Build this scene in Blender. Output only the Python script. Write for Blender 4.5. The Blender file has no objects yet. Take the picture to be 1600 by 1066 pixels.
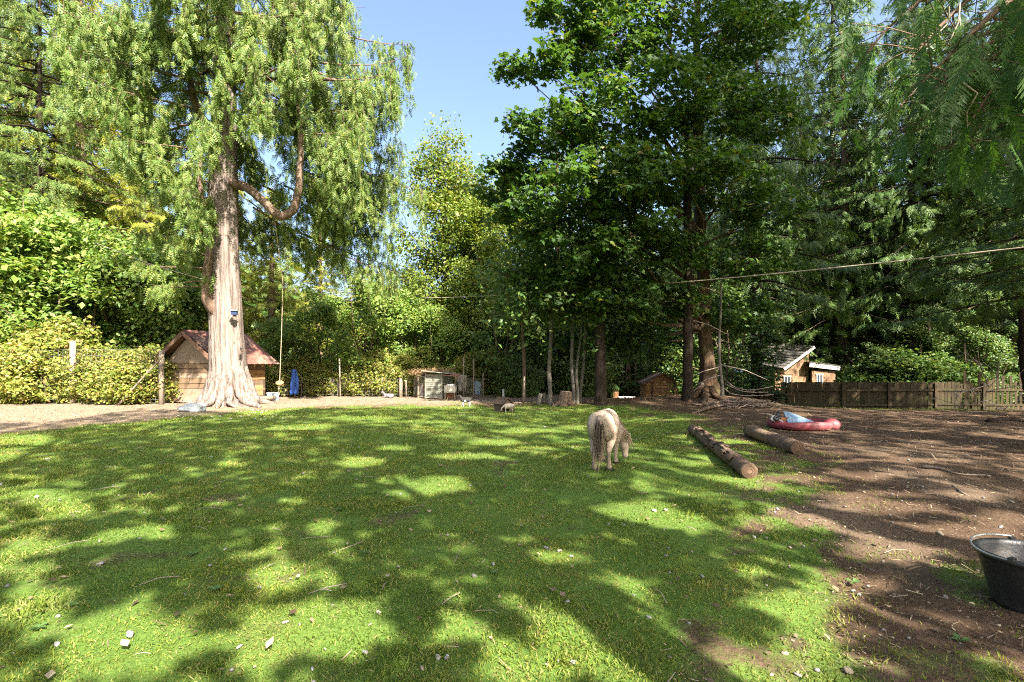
import bpy, bmesh, math, random
import numpy as np
from mathutils import Vector, Matrix

rng = np.random.default_rng(7)
random.seed(7)
SC = bpy.context.scene
COL = SC.collection

# ------------------------------------------------------------------ camera
F = 800.0; PX0 = 800.0; PY0 = 568.0; CAM_H = 1.5
cam_d = bpy.data.cameras.new('camera')
cam = bpy.data.objects.new('camera', cam_d); COL.objects.link(cam)
cam.location = (0, 0, CAM_H); cam.rotation_euler = (math.pi / 2, 0, 0)
cam_d.sensor_width = 36; cam_d.lens = 18; cam_d.shift_y = 35 / 1600
cam_d.clip_start = 0.05; cam_d.clip_end = 2000
SC.camera = cam

# ------------------------------------------------------------------ sky and sun
SUN_EL = math.radians(42); SUN_AZ = math.radians(30)      # azimuth from straight behind the camera towards the right
SUN = np.array([math.sin(SUN_AZ) * math.cos(SUN_EL), -math.cos(SUN_AZ) * math.cos(SUN_EL), math.sin(SUN_EL)])
w = bpy.data.worlds.new('World'); SC.world = w; w.use_nodes = True
nt = w.node_tree; bg = nt.nodes['Background']
sky = nt.nodes.new('ShaderNodeTexSky'); sky.sky_type = 'NISHITA'; sky.sun_disc = False
sky.sun_elevation = SUN_EL; sky.sun_rotation = math.pi - SUN_AZ
sky.air_density = 1.0; sky.dust_density = 5.0; sky.ozone_density = 2.1
nt.links.new(sky.outputs[0], bg.inputs[0]); bg.inputs[1].default_value = 0.08
sl = bpy.data.lights.new('sun', 'SUN'); sl.energy = 4.3; sl.angle = math.radians(0.53); sl.color = (1.0, 0.93, 0.82)
so = bpy.data.objects.new('sun', sl); COL.objects.link(so)
so.rotation_euler = Vector(SUN).to_track_quat('Z', 'Y').to_euler(); so.location = (20, -40, 40)
SC.view_settings.view_transform = 'Standard'; SC.view_settings.look = 'None'
SC.view_settings.exposure = 2.46; SC.view_settings.gamma = 1.0
SC.view_settings.use_curve_mapping = False
cy = SC.cycles
cy.max_bounces = 6; cy.diffuse_bounces = 4; cy.glossy_bounces = 2; cy.transmission_bounces = 4; cy.transparent_max_bounces = 4
cy.sample_clamp_indirect = 6.0; cy.caustics_reflective = False; cy.caustics_refractive = False
cy.use_denoising = False; cy.filter_width = 1.1

# ------------------------------------------------------------------ mesh helpers
def mesh_np(name, V, Fc):
    V = np.asarray(V, np.float32).reshape(-1, 3); Fc = np.asarray(Fc, np.int32).reshape(-1, 3)
    m = bpy.data.meshes.new(name)
    m.vertices.add(len(V)); m.vertices.foreach_set('co', V.ravel())
    m.loops.add(Fc.size); m.loops.foreach_set('vertex_index', Fc.ravel())
    m.polygons.add(len(Fc)); m.polygons.foreach_set('loop_start', np.arange(0, Fc.size, 3, dtype=np.int32))
    m.update(calc_edges=True)
    return m
def link(name, mesh, mat=None, parent=None, loc=None, rot=None, flat=False):
    o = bpy.data.objects.new(name, mesh); COL.objects.link(o)
    if mat is not None and len(mesh.materials) == 0: mesh.materials.append(mat)
    if parent is not None: o.parent = parent
    if loc is not None: o.location = loc
    if rot is not None: o.rotation_euler = rot
    if flat: mesh.shade_flat()
    return o
def tag(o, label=None, cat=None, group=None, kind=None):
    if label: o['label'] = label
    if cat: o['category'] = cat
    if group: o['group'] = group
    if kind: o['kind'] = kind
    return o
def empty(name, loc, rz=0.0, label=None, cat=None, group=None):
    o = bpy.data.objects.new(name, None); COL.objects.link(o)
    o.empty_display_size = 0.1; o.location = loc; o.rotation_euler = (0, 0, rz)
    return tag(o, label, cat, group)
class MB:                                    # collects shapes into ONE mesh
    def __init__(s): s.V = []; s.F = []; s.n = 0
    def add(s, V, Fc):
        V = np.asarray(V, float).reshape(-1, 3); Fc = np.asarray(Fc, int).reshape(-1, 3)
        s.V.append(V); s.F.append(Fc + s.n); s.n += len(V); return s
    def arrays(s):
        if not s.V: return np.zeros((0, 3)), np.zeros((0, 3), int)
        return np.concatenate(s.V), np.concatenate(s.F)
    def mesh(s, name): return mesh_np(name, *s.arrays())
    def build(s, name, mat, parent=None, loc=None, rot=None, flat=False): return link(name, s.mesh(name), mat, parent, loc, rot, flat)
    def box(s, c, size, rz=0.0, R=None, taper=0.0, jit=0.0):
        x, y, z = np.array(size) / 2.0
        b = min(x, y, z) * 0.16
        v = []
        for sx in (-1, 1):
            for sy in (-1, 1):
                for sz in (-1, 1):
                    v.append((sx * x, sy * y, sz * z))
        v = np.array(v, float)
        if jit: v += rng.normal(0, jit, v.shape)
        if R is None:
            cz, sn = math.cos(rz), math.sin(rz); R = np.array([[cz, -sn, 0], [sn, cz, 0], [0, 0, 1]])
        v = v @ np.asarray(R).T + np.array(c)
        q = [(0, 1, 3, 2), (4, 6, 7, 5), (0, 4, 5, 1), (2, 3, 7, 6), (0, 2, 6, 4), (1, 5, 7, 3)]
        f = []
        for a, b_, c_, d in q: f += [(a, b_, c_), (a, c_, d)]
        return s.add(v, f)
    def tube(s, pts, rad, n=6, cap=True, rough=0.0):
        return s.add(*tube_arrays(pts, rad, n, cap, rough))
    def bar(s, p, q, r, n=5): return s.tube([p, q], [r, r], n)
    def beam(s, p, q, w_, t, up=(0, 0, 1)):    # rectangular bar from p to q
        p = np.array(p, float); q = np.array(q, float); a = q - p; L = np.linalg.norm(a); a /= L
        u = np.array(up, float); b = np.cross(u, a)
        if np.linalg.norm(b) < 1e-3: b = np.cross((1, 0, 0), a)
        b /= np.linalg.norm(b); c = np.cross(a, b)
        return s.box((p + q) / 2, (L, t, w_), R=np.stack([a, b, c], 1))
def tube_arrays(pts, rad, n=6, cap=True, rough=0.0):
    P = np.asarray(pts, float); k = len(P)
    r = np.broadcast_to(np.asarray(rad, float), (k,)) if np.ndim(rad) <= 1 else rad
    T = np.gradient(P, axis=0); T /= np.linalg.norm(T, axis=1)[:, None] + 1e-9
    ref = np.array([0.0, 0.0, 1.0]) if abs(T[:, 2]).mean() < 0.8 else np.array([1.0, 0.0, 0.0])
    B = np.cross(T, ref); B /= np.linalg.norm(B, axis=1)[:, None] + 1e-9
    N = np.cross(B, T)
    a = np.arange(n) * 2 * math.pi / n
    rr = r[:, None] * (1 + (rng.normal(0, rough, (k, n)) if rough else 0))
    V = P[:, None, :] + rr[:, :, None] * (np.cos(a)[None, :, None] * B[:, None, :] + np.sin(a)[None, :, None] * N[:, None, :])
    V = V.reshape(-1, 3); f = []
    i = np.arange(k - 1)[:, None] * n; j = np.arange(n)[None, :]; j2 = (j + 1) % n
    A = (i + j).ravel(); Bq = (i + j2).ravel(); C = (i + n + j2).ravel(); D = (i + n + j).ravel()
    f = np.concatenate([np.stack([A, C, Bq], 1), np.stack([A, D, C], 1)])
    if cap:
        V = np.concatenate([V, P[:1], P[-1:]]); c0 = k * n; c1 = c0 + 1
        jj = np.arange(n); jn = (jj + 1) % n
        f = np.concatenate([f, np.stack([np.full(n, c0), jj, jn], 1), np.stack([np.full(n, c1), (k - 1) * n + jn, (k - 1) * n + jj], 1)])
    return V, f
def lathe(prof, n=24):
    P = np.asarray(prof, float); k = len(P); a = np.arange(n) * 2 * math.pi / n
    V = np.stack([P[:, 0][:, None] * np.cos(a), P[:, 0][:, None] * np.sin(a), np.repeat(P[:, 1][:, None], n, 1)], -1).reshape(-1, 3)
    i = np.arange(k - 1)[:, None] * n; j = np.arange(n)[None, :]; j2 = (j + 1) % n
    A = (i + j).ravel(); B = (i + j2).ravel(); C = (i + n + j2).ravel(); D = (i + n + j).ravel()
    return V, np.concatenate([np.stack([A, B, C], 1), np.stack([A, C, D], 1)])
def stamp(T, Tf, pos, A, N, scale):
    """copies of template T (x across, y along A, z along N) at pos"""
    pos = np.asarray(pos, float); A = np.asarray(A, float); N = np.asarray(N, float)
    A = A / (np.linalg.norm(A, axis=1)[:, None] + 1e-9)
    X = np.cross(A, N); X /= np.linalg.norm(X, axis=1)[:, None] + 1e-9
    N = np.cross(X, A)
    sc = np.asarray(scale, float).reshape(-1, 1, 1)
    V = (T[None, :, 0:1] * X[:, None, :] + T[None, :, 1:2] * A[:, None, :] + T[None, :, 2:3] * N[:, None, :]) * sc + pos[:, None, :]
    k = len(T)
    Fc = Tf[None] + (np.arange(len(pos)) * k)[:, None, None]
    return V.reshape(-1, 3), Fc.reshape(-1, 3)
def unit(n):
    v = rng.normal(0, 1, (n, 3)); return v / np.linalg.norm(v, axis=1)[:, None]
def at(px, py, d):
    return np.array([(px - PX0) / F * d, d, CAM_H - (py - PY0) / F * d])
def smooth(a, b, x):
    t = np.clip((np.asarray(x, float) - a) / (b - a), 0, 1); return t * t * (3 - 2 * t)
_ph = np.random.default_rng(3).uniform(0, 6.28, (24,)); _dr = np.random.default_rng(4).normal(0, 1, (24, 2))
def fnoise(x, y, s=1.0, o=0):
    """cheap smooth noise about -1..1"""
    x = np.asarray(x, float); y = np.asarray(y, float); r = 0
    for i in range(8):
        k = (i + o) % 24
        a, b = _dr[k] * (0.7 + 0.35 * i)
        r = r + np.sin((a * x + b * y) / s + _ph[k] + 1.7 * np.sin((b * x - a * y) / s * 0.6 + _ph[(k + 5) % 24])) / 8 * 1.9
    return r

# ------------------------------------------------------------------ terrain
def terr(x, y):
    x = np.asarray(x, float); y = np.asarray(y, float)
    right = smooth(1.0, 6.0, x - 0.10 * (y - 18))
    drop = -0.95 * smooth(13.5, 27, y) * smooth(8.0, 13.0, x) - 1.15 * smooth(21.5, 29, y) * right * (1 - smooth(8.0, 13.0, x)) - 0.25 * smooth(27, 36, y) * right
    mound = 0.30 * np.exp(-(((x - 7.2) / 3.2) ** 2 + ((y - 19.6) / 1.9) ** 2))
    mound = mound + 0.12 * np.exp(-(((x - 12.5) / 4.0) ** 2 + ((y - 16.5) / 1.0) ** 2))
    cedar = 0.10 * np.exp(-(((x + 9.6) / 2.0) ** 2 + ((y - 17.6) / 1.4) ** 2))
    near = smooth(60, 30, np.hypot(x, y))
    und = (0.035 * fnoise(x, y, 3.0) + 0.012 * fnoise(x, y, 0.8, 7)) * near
    far = 0.6 * smooth(70, 300, np.hypot(x, y)) * fnoise(x, y, 60.0, 3)
    return drop + mound + cedar + und + far
def gz(x, y): return float(terr(x, y))
def ground(px, py, dz=0.0):
    """the ground point seen at a pixel of the photograph"""
    d = 2.0
    while d < 60:
        X = (px - PX0) / F * d; z = CAM_H - (py - PY0) / F * d
        if z <= gz(X, d): break
        d += 0.02
    return np.array([(px - PX0) / F * d, d, gz((px - PX0) / F * d, d) + dz])
LB = np.array([(-60, 9.0), (-14, 9.0), (-10.7, 10.7), (-9.4, 14.0), (-7.9, 15.8), (-5.6, 17.6), (-3, 18.2), (1.2, 18.6), (6, 18.0), (60, 18)])   # lawn's far edge
RB = np.array([(0.0, 1.75), (2.4, 1.8), (3.6, 2.05), (4.8, 2.1), (7.0, 3.5), (9.5, 4.3), (12.4, 4.4), (16.7, 4.2), (18.7, 2.5), (60, 2)])          # lawn's right edge
def grassiness(x, y):
    x = np.asarray(x, float); y = np.asarray(y, float)
    n = fnoise(x, y, 0.9, 2); n2 = fnoise(x, y, 0.33, 9)
    g1 = smooth(1.3, -1.3, y - np.interp(x, LB[:, 0], LB[:, 1]) + 1.1 * n + 0.4 * n2)
    g2 = smooth(1.5, -1.3, (x - np.interp(y, RB[:, 0], RB[:, 1])) / (0.55 + 0.06 * y) + 0.8 * n + 0.5 * n2 + 0.35 * fnoise(x, y, 0.12, 17))
    g = g1 * g2
    n3 = fnoise(x, y, 0.13, 14)
    patch = smooth(0.30, 1.0, fnoise(x + 4, y * 1.3, 0.85, 11) + 0.35 * n2 + 0.25 * n3) * smooth(9.5, 6.5, y) * smooth(4.6, 2.6, x) * 0.8    # loose grass on the dirt
    crest = smooth(1.6, 0.6, np.abs(y - 17.5)) * smooth(9.5, 11.5, x) * 0.55
    bare = smooth(0.60, 1.1, fnoise(x - 7, y, 0.75, 5) + 0.3 * n2) * 0.6
    return np.clip(np.maximum(np.maximum(g * (1 - bare), 0.75 * patch * (1 - g1 * 0)), crest), 0, 1)

# ------------------------------------------------------------------ materials
def new_mat(name):
    m = bpy.data.materials.new(name); m.use_nodes = True; nt = m.node_tree; nt.nodes.clear()
    return m, nt, nt.nodes.new('ShaderNodeOutputMaterial')
def nd(nt, t, **kw):
    n = nt.nodes.new(t)
    for k, v in kw.items(): setattr(n, k, v)
    return n
def ramp(nt, fac, stops):
    r = nd(nt, 'ShaderNodeValToRGB'); e = r.color_ramp.elements
    while len(e) < len(stops): e.new(0.5)
    for el, (p, c) in zip(e, stops): el.position = p; el.color = (*c, 1)
    nt.links.new(fac, r.inputs[0]); return r.outputs[0]
def mixc(nt, fac, a, b, mode='MIX'):
    m = nd(nt, 'ShaderNodeMix', data_type='RGBA', blend_type=mode)
    for s, v in ((m.inputs[0], fac), (m.inputs[6], a), (m.inputs[7], b)):
        if hasattr(v, 'is_output'): nt.links.new(v, s)
        elif isinstance(v, (int, float)): s.default_value = v
        else: s.default_value = (*v, 1)
    return m.outputs[2]
def noise(nt, vec, scale, detail=4, rough=0.55):
    n = nd(nt, 'ShaderNodeTexNoise'); n.inputs['Scale'].default_value = scale; n.inputs['Detail'].default_value = detail; n.inputs['Roughness'].default_value = rough
    if vec is not None: nt.links.new(vec, n.inputs['Vector'])
    return n.outputs['Fac']
def coords(nt, stretch=(1, 1, 1), kind='Object'):
    tc = nd(nt, 'ShaderNodeTexCoord'); mp = nd(nt, 'ShaderNodeMapping'); mp.inputs['Scale'].default_value = stretch
    nt.links.new(tc.outputs[kind], mp.inputs[0]); return mp.outputs[0]
def solid(name, c1, c2, scale=4, rough=0.8, bump=0.3, stretch=(1, 1, 1), dirt=None, spec=0.3, vary=0.25, bd=0.02, metal=0.0, fine=30):
    """two-tone noisy surface with bump; each object gets a slightly different tone"""
    m, nt, out = new_mat(name); v = coords(nt, stretch)
    n1 = noise(nt, v, scale, 6); n2 = noise(nt, v, scale * fine / 6.0, 5, 0.65)
    c = ramp(nt, n1, [(0.3, c1), (0.7, c2)])
    c = mixc(nt, 0.45, c, ramp(nt, n2, [(0.25, tuple(x * 0.55 for x in c1)), (0.75, tuple(min(1, x * 1.25) for x in c2))]))
    if dirt:
        c = mixc(nt, ramp(nt, noise(nt, coords(nt), scale * 0.45, 5, 0.7), [(0.45, (0, 0, 0)), (0.7, (1, 1, 1))]), c, dirt)
    if vary:
        oi = nd(nt, 'ShaderNodeObjectInfo'); mr = nd(nt, 'ShaderNodeMapRange'); mr.inputs[3].default_value = 1 - vary; mr.inputs[4].default_value = 1 + vary
        nt.links.new(oi.outputs['Random'], mr.inputs[0])
        h = nd(nt, 'ShaderNodeHueSaturation'); nt.links.new(mr.outputs[0], h.inputs['Value']); nt.links.new(c, h.inputs['Color']); c = h.outputs[0]
    b = nd(nt, 'ShaderNodeBsdfPrincipled'); nt.links.new(c, b.inputs['Base Color'])
    b.inputs['Roughness'].default_value = rough; b.inputs['Specular IOR Level'].default_value = spec; b.inputs['Metallic'].default_value = metal
    if bump:
        bp = nd(nt, 'ShaderNodeBump'); bp.inputs['Strength'].default_value = bump; bp.inputs['Distance'].default_value = bd
        nt.links.new(n2, bp.inputs['Height']); nt.links.new(bp.outputs[0], b.inputs['Normal'])
    nt.links.new(b.outputs[0], out.inputs[0]); return m
def leaf_mat(name, cols, trans=0.38, tint=(1.25, 1.2, 0.55), rough=0.5, spec=0.35, big=0.5, objvar=0.12, pick=None, straw=False):
    """leaves: tone per leaf, soft patches over the crown, light shining through"""
    m, nt, out = new_mat(name)
    g = nd(nt, 'ShaderNodeNewGeometry')
    n = len(cols); c = ramp(nt, g.outputs['Random Per Island'], [((i + 0.0) / max(1, n - 1) if pick is None else pick[i], cc) for i, cc in enumerate(cols)])
    p = noise(nt, coords(nt), big, 3)
    c = mixc(nt, 0.55, c, mixc(nt, 1.0, c, ramp(nt, p, [(0.3, (0.72, 0.8, 0.75)), (0.7, (1.35, 1.25, 1.0))]), 'MULTIPLY'))
    if straw: c = _straw(nt, c)
    oi = nd(nt, 'ShaderNodeObjectInfo'); mr = nd(nt, 'ShaderNodeMapRange'); mr.inputs[3].default_value = 1 - objvar; mr.inputs[4].default_value = 1 + objvar
    nt.links.new(oi.outputs['Random'], mr.inputs[0])
    h = nd(nt, 'ShaderNodeHueSaturation'); nt.links.new(mr.outputs[0], h.inputs['Value']); nt.links.new(c, h.inputs['Color']); c = h.outputs[0]
    b = nd(nt, 'ShaderNodeBsdfPrincipled'); nt.links.new(c, b.inputs['Base Color'])
    b.inputs['Roughness'].default_value = rough; b.inputs['Specular IOR Level'].default_value = spec
    t = nd(nt, 'ShaderNodeBsdfTranslucent'); nt.links.new(mixc(nt, 1.0, c, tint, 'MULTIPLY'), t.inputs[0])
    mx = nd(nt, 'ShaderNodeMixShader'); mx.inputs[0].default_value = trans
    nt.links.new(b.outputs[0], mx.inputs[1]); nt.links.new(t.outputs[0], mx.inputs[2]); nt.links.new(mx.outputs[0], out.inputs[0]); return m
def _straw(nt, c):
    v = coords(nt); f = ramp(nt, noise(nt, v, 1.6, 6, 0.75), [(0.50, (0, 0, 0)), (0.70, (0.75, 0.75, 0.75))]); c = mixc(nt, f, c, (0.27, 0.225, 0.105))
    return mixc(nt, 1.0, c, ramp(nt, noise(nt, v, 0.35, 4, 0.6), [(0.35, (0.72, 0.85, 0.75)), (0.65, (1.3, 1.12, 1.0))]), 'MULTIPLY')
def bark_mat(name, c1, c2, c3, sc=3.0, bump=0.8, stretch=(3.0, 3.0, 0.35), moss=None, lo=0.28):
    m, nt, out = new_mat(name); v = coords(nt, stretch)
    n1 = noise(nt, v, sc, 8, 0.65); n2 = noise(nt, v, sc * 5, 6, 0.7)
    c = ramp(nt, n1, [(lo, c1), (lo * 0.5 + 0.36, c2), (0.74, c3)])
    c = mixc(nt, 0.4, c, ramp(nt, n2, [(0.3, tuple(x * 0.4 for x in c1)), (0.7, c3)]))
    if moss: c = mixc(nt, ramp(nt, noise(nt, coords(nt), 1.3, 5, 0.7), [(0.5, (0, 0, 0)), (0.68, (1, 1, 1))]), c, moss)
    b = nd(nt, 'ShaderNodeBsdfPrincipled'); nt.links.new(c, b.inputs['Base Color']); b.inputs['Roughness'].default_value = 0.9; b.inputs['Specular IOR Level'].default_value = 0.08
    ad = nd(nt, 'ShaderNodeMath', operation='MULTIPLY_ADD'); nt.links.new(n2, ad.inputs[0]); ad.inputs[1].default_value = 0.4; nt.links.new(n1, ad.inputs[2])
    bp = nd(nt, 'ShaderNodeBump'); bp.inputs['Strength'].default_value = bump; bp.inputs['Distance'].default_value = 0.06
    nt.links.new(ad.outputs[0], bp.inputs['Height']); nt.links.new(bp.outputs[0], b.inputs['Normal'])
    nt.links.new(b.outputs[0], out.inputs[0]); return m
def ground_mat():
    m, nt, out = new_mat('ground_mat'); v = coords(nt)
    at_ = nd(nt, 'ShaderNodeAttribute', attribute_name='grassiness')
    gd = ramp(nt, noise(nt, v, 0.9, 6, 0.6), [(0.3, (0.065, 0.125, 0.024)), (0.55, (0.105, 0.175, 0.034)), (0.75, (0.16, 0.185, 0.06))])
    gd = mixc(nt, 0.5, gd, ramp(nt, noise(nt, v, 38, 5, 0.75), [(0.3, (0.03, 0.065, 0.01)), (0.5, (0.10, 0.165, 0.026)), (0.75, (0.20, 0.24, 0.07))]))
    gd = mixc(nt, ramp(nt, noise(nt, v, 5, 6, 0.75), [(0.55, (0, 0, 0)), (0.75, (0.7, 0.7, 0.7))]), gd, (0.14, 0.105, 0.06))
    dt = ramp(nt, noise(nt, v, 0.5, 6, 0.6), [(0.3, (0.064, 0.038, 0.023)), (0.6, (0.108, 0.069, 0.044)), (0.8, (0.165, 0.114, 0.075))])
    dt = mixc(nt, 0.55, dt, ramp(nt, noise(nt, v, 45, 6, 0.8), [(0.25, (0.028, 0.017, 0.011)), (0.5, (0.09, 0.058, 0.037)), (0.72, (0.26, 0.185, 0.125))]))
    dr = nd(nt, 'ShaderNodeAttribute', attribute_name='dryness')
    sand = ramp(nt, noise(nt, v, 22, 6, 0.75), [(0.25, (0.12, 0.086, 0.056)), (0.5, (0.215, 0.162, 0.112)), (0.75, (0.30, 0.235, 0.17))])
    dt = mixc(nt, dr.outputs['Fac'], dt, sand)
    fac = nd(nt, 'ShaderNodeMath', operation='MULTIPLY_ADD'); nt.links.new(noise(nt, v, 14, 5, 0.8), fac.inputs[0]); fac.inputs[1].default_value = 0.9
    s2 = nd(nt, 'ShaderNodeMath', operation='SUBTRACT'); nt.links.new(at_.outputs['Fac'], s2.inputs[0]); s2.inputs[1].default_value = 0.45; nt.links.new(s2.outputs[0], fac.inputs[2])
    f2 = ramp(nt, fac.outputs[0], [(0.25, (0, 0, 0)), (0.6, (1, 1, 1))])
    c = mixc(nt, f2, dt, gd)
    b = nd(nt, 'ShaderNodeBsdfPrincipled'); nt.links.new(c, b.inputs['Base Color']); b.inputs['Roughness'].default_value = 0.95; b.inputs['Specular IOR Level'].default_value = 0.1
    bp = nd(nt, 'ShaderNodeBump'); bp.inputs['Strength'].default_value = 0.9; bp.inputs['Distance'].default_value = 0.03
    ad = nd(nt, 'ShaderNodeMath', operation='MULTIPLY_ADD'); nt.links.new(noise(nt, v, 60, 5, 0.8), ad.inputs[0]); ad.inputs[1].default_value = 0.4; nt.links.new(noise(nt, v, 9, 6, 0.75), ad.inputs[2])
    nt.links.new(ad.outputs[0], bp.inputs['Height']); nt.links.new(bp.outputs[0], b.inputs['Normal'])
    nt.links.new(b.outputs[0], out.inputs[0]); return m

M = {}
M['ground'] = ground_mat()
M['grass'] = leaf_mat('grass_mat', [(0.086, 0.14, 0.024), (0.136, 0.20, 0.034), (0.205, 0.255, 0.055), (0.35, 0.31, 0.15)], 0.38, (1.5, 1.3, 0.5), 0.6, 0.2, 0.7, 0, pick=[0.0, 0.4, 0.8, 1.0], straw=True)
M['cedar_sun'] = leaf_mat('cedar_leaf', [(0.06, 0.12, 0.026), (0.098, 0.168, 0.035), (0.15, 0.21, 0.045), (0.21, 0.22, 0.06)], 0.40, (1.15, 1.2, 0.55), big=0.45)  # lighter leaf tone for sunlit cedars; shaded ones get a darker copy
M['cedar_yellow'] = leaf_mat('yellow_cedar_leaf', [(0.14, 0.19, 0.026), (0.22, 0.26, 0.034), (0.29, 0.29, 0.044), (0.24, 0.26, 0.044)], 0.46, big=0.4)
M['cedar_dark'] = leaf_mat('shaded_cedar_leaf', [(0.03, 0.075, 0.018), (0.05, 0.105, 0.024), (0.08, 0.14, 0.032), (0.13, 0.17, 0.04)], 0.34, big=0.4)  # darker cedar copy for trees in shade, the shade put into the leaf colour
M['frond'] = leaf_mat('cedar_frond_leaf', [(0.028, 0.082, 0.014), (0.045, 0.112, 0.018), (0.07, 0.14, 0.024)], 0.38, big=0.9)
M['spruce'] = leaf_mat('spruce_needle', [(0.07, 0.115, 0.07), (0.12, 0.17, 0.11), (0.18, 0.22, 0.145), (0.14, 0.19, 0.08)], 0.15, (1.1, 1.1, 0.8), big=0.4)
M['fir'] = leaf_mat('fir_needle', [(0.02, 0.05, 0.025), (0.03, 0.07, 0.03), (0.05, 0.09, 0.04)], 0.15, (1.1, 1.1, 0.8), big=0.4)
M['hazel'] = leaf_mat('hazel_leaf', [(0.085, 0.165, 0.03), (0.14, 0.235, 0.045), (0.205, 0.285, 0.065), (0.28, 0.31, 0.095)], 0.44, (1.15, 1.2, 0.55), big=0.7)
M['hazel_dark'] = leaf_mat('shaded_hazel_leaf', [(0.045, 0.10, 0.024), (0.075, 0.145, 0.034), (0.12, 0.19, 0.048), (0.18, 0.21, 0.07)], 0.36, big=0.7)  # darker copy of the hazel leaf, with shade painted into its tones
M['alder'] = leaf_mat('alder_leaf', [(0.085, 0.15, 0.026), (0.14, 0.215, 0.036), (0.205, 0.255, 0.045), (0.28, 0.24, 0.06)], 0.4, big=0.5, pick=[0, 0.4, 0.8, 1.0])
M['maple'] = leaf_mat('maple_leaf', [(0.035, 0.085, 0.018), (0.06, 0.125, 0.026), (0.10, 0.165, 0.04), (0.22, 0.20, 0.05)], 0.45, (1.3, 1.3, 0.5), big=0.6, pick=[0, 0.5, 0.93, 1.0])
M['bramble'] = leaf_mat('bramble_leaf', [(0.10, 0.155, 0.03), (0.18, 0.23, 0.044), (0.26, 0.265, 0.06), (0.30, 0.21, 0.09)], 0.42, big=0.9)
M['dry_leaf'] = leaf_mat('dry_leaf', [(0.10, 0.05, 0.03), (0.16, 0.08, 0.045), (0.22, 0.12, 0.06)], 0.2)
M['weed'] = leaf_mat('weed_leaf', [(0.07, 0.14, 0.04), (0.11, 0.19, 0.06)], 0.25)
M['cedar_bark'] = bark_mat('cedar_bark', (0.05, 0.030, 0.023), (0.27, 0.205, 0.17), (0.40, 0.345, 0.31), 2.6, 1.0, (5.0, 5.0, 0.20), None, 0.39)
M['limb_bark'] = bark_mat('limb_bark', (0.07, 0.045, 0.033), (0.17, 0.11, 0.08), (0.28, 0.20, 0.15), 3, 0.8)
M['dark_bark'] = bark_mat('dark_bark', (0.012, 0.009, 0.007), (0.034, 0.025, 0.018), (0.065, 0.048, 0.036), 3, 0.8)
M['red_bark'] = bark_mat('red_bark', (0.03, 0.018, 0.012), (0.085, 0.052, 0.034), (0.20, 0.13, 0.085), 2.2, 1.0, (3, 3, 0.7), moss=(0.07, 0.07, 0.03))
M['pale_bark'] = bark_mat('pale_bark', (0.055, 0.047, 0.037), (0.13, 0.112, 0.09), (0.23, 0.205, 0.175), 2.5, 0.5, (2, 2, 1.2), moss=(0.07, 0.08, 0.04))
M['twig'] = solid('twig_mat', (0.10, 0.07, 0.05), (0.22, 0.17, 0.13), 6, 0.9, 0.3)
M['dead_twig'] = solid('dead_twig_mat', (0.19, 0.15, 0.115), (0.34, 0.285, 0.23), 6, 0.9, 0.3)
M['log_bark'] = bark_mat('log_bark', (0.065, 0.042, 0.028), (0.18, 0.12, 0.082), (0.32, 0.235, 0.17), 4, 1.0, (2.2, 2.2, 2.2))
M['log_end'] = solid('log_end_mat', (0.07, 0.040, 0.024), (0.135, 0.083, 0.05), 9, 0.85, 0.4)
M['wood_old'] = solid('weathered_wood', (0.115, 0.07, 0.04), (0.235, 0.155, 0.092), 2.0, 0.85, 0.5, (0.5, 6, 6), dirt=(0.19, 0.14, 0.095))
M['wood_panel'] = solid('grey_panel_wood', (0.17, 0.12, 0.078), (0.26, 0.195, 0.135), 2.5, 0.85, 0.25, (1, 1, 1), dirt=(0.27, 0.22, 0.175))
M['wood_orange'] = solid('orange_wood', (0.24, 0.13, 0.06), (0.38, 0.22, 0.10), 2.0, 0.8, 0.4, (0.6, 6, 6))
M['wood_post'] = solid('post_wood', (0.15, 0.115, 0.085), (0.28, 0.23, 0.175), 3, 0.85, 0.5, (5, 5, 0.5))
M['wood_dark'] = solid('dark_wood', (0.05, 0.035, 0.025), (0.12, 0.08, 0.055), 3, 0.85, 0.4, (1, 1, 1))
M['fence'] = solid('mossy_fence_board', (0.022, 0.015, 0.007), (0.056, 0.038, 0.017), 2.2, 0.9, 0.5, (6, 6, 0.5), dirt=(0.035, 0.036, 0.012), vary=0.3)
M['roof_red'] = solid('rusty_red_roof', (0.13, 0.052, 0.038), (0.20, 0.092, 0.066), 2.5, 0.6, 0.2, (1, 1, 1), dirt=(0.24, 0.16, 0.12), vary=0.15)
M['roof_under'] = solid('roof_edge_wood', (0.10, 0.055, 0.035), (0.19, 0.11, 0.07), 4, 0.8, 0.3)
M['slat_green'] = solid('grey_green_slat', (0.135, 0.145, 0.115), (0.235, 0.245, 0.20), 3, 0.7, 0.3, (0.6, 5, 5), dirt=(0.24, 0.20, 0.15))
M['straw'] = solid('straw_mat', (0.24, 0.145, 0.07), (0.42, 0.28, 0.15), 9, 0.9, 0.6)
M['white_paint'] = solid('white_paint', (0.38, 0.37, 0.345), (0.54, 0.53, 0.50), 4, 0.6, 0.15, vary=0.05, dirt=(0.45, 0.42, 0.36))
M['cream'] = solid('cream_paint', (0.42, 0.385, 0.30), (0.52, 0.48, 0.39), 4, 0.6, 0.15, vary=0.05)
M['rust'] = solid('rust_brown', (0.17, 0.07, 0.035), (0.28, 0.13, 0.06), 6, 0.8, 0.3)
M['wire'] = solid('galvanised_wire', (0.30, 0.30, 0.29), (0.48, 0.48, 0.46), 8, 0.45, 0.0, metal=0.4)
M['net'] = solid('pale_netting', (0.24, 0.215, 0.175), (0.38, 0.345, 0.285), 8, 0.8, 0.0)
M['rope'] = solid('rope_mat', (0.25, 0.20, 0.14), (0.38, 0.31, 0.22), 30, 0.9, 0.3, vary=0)
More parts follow.
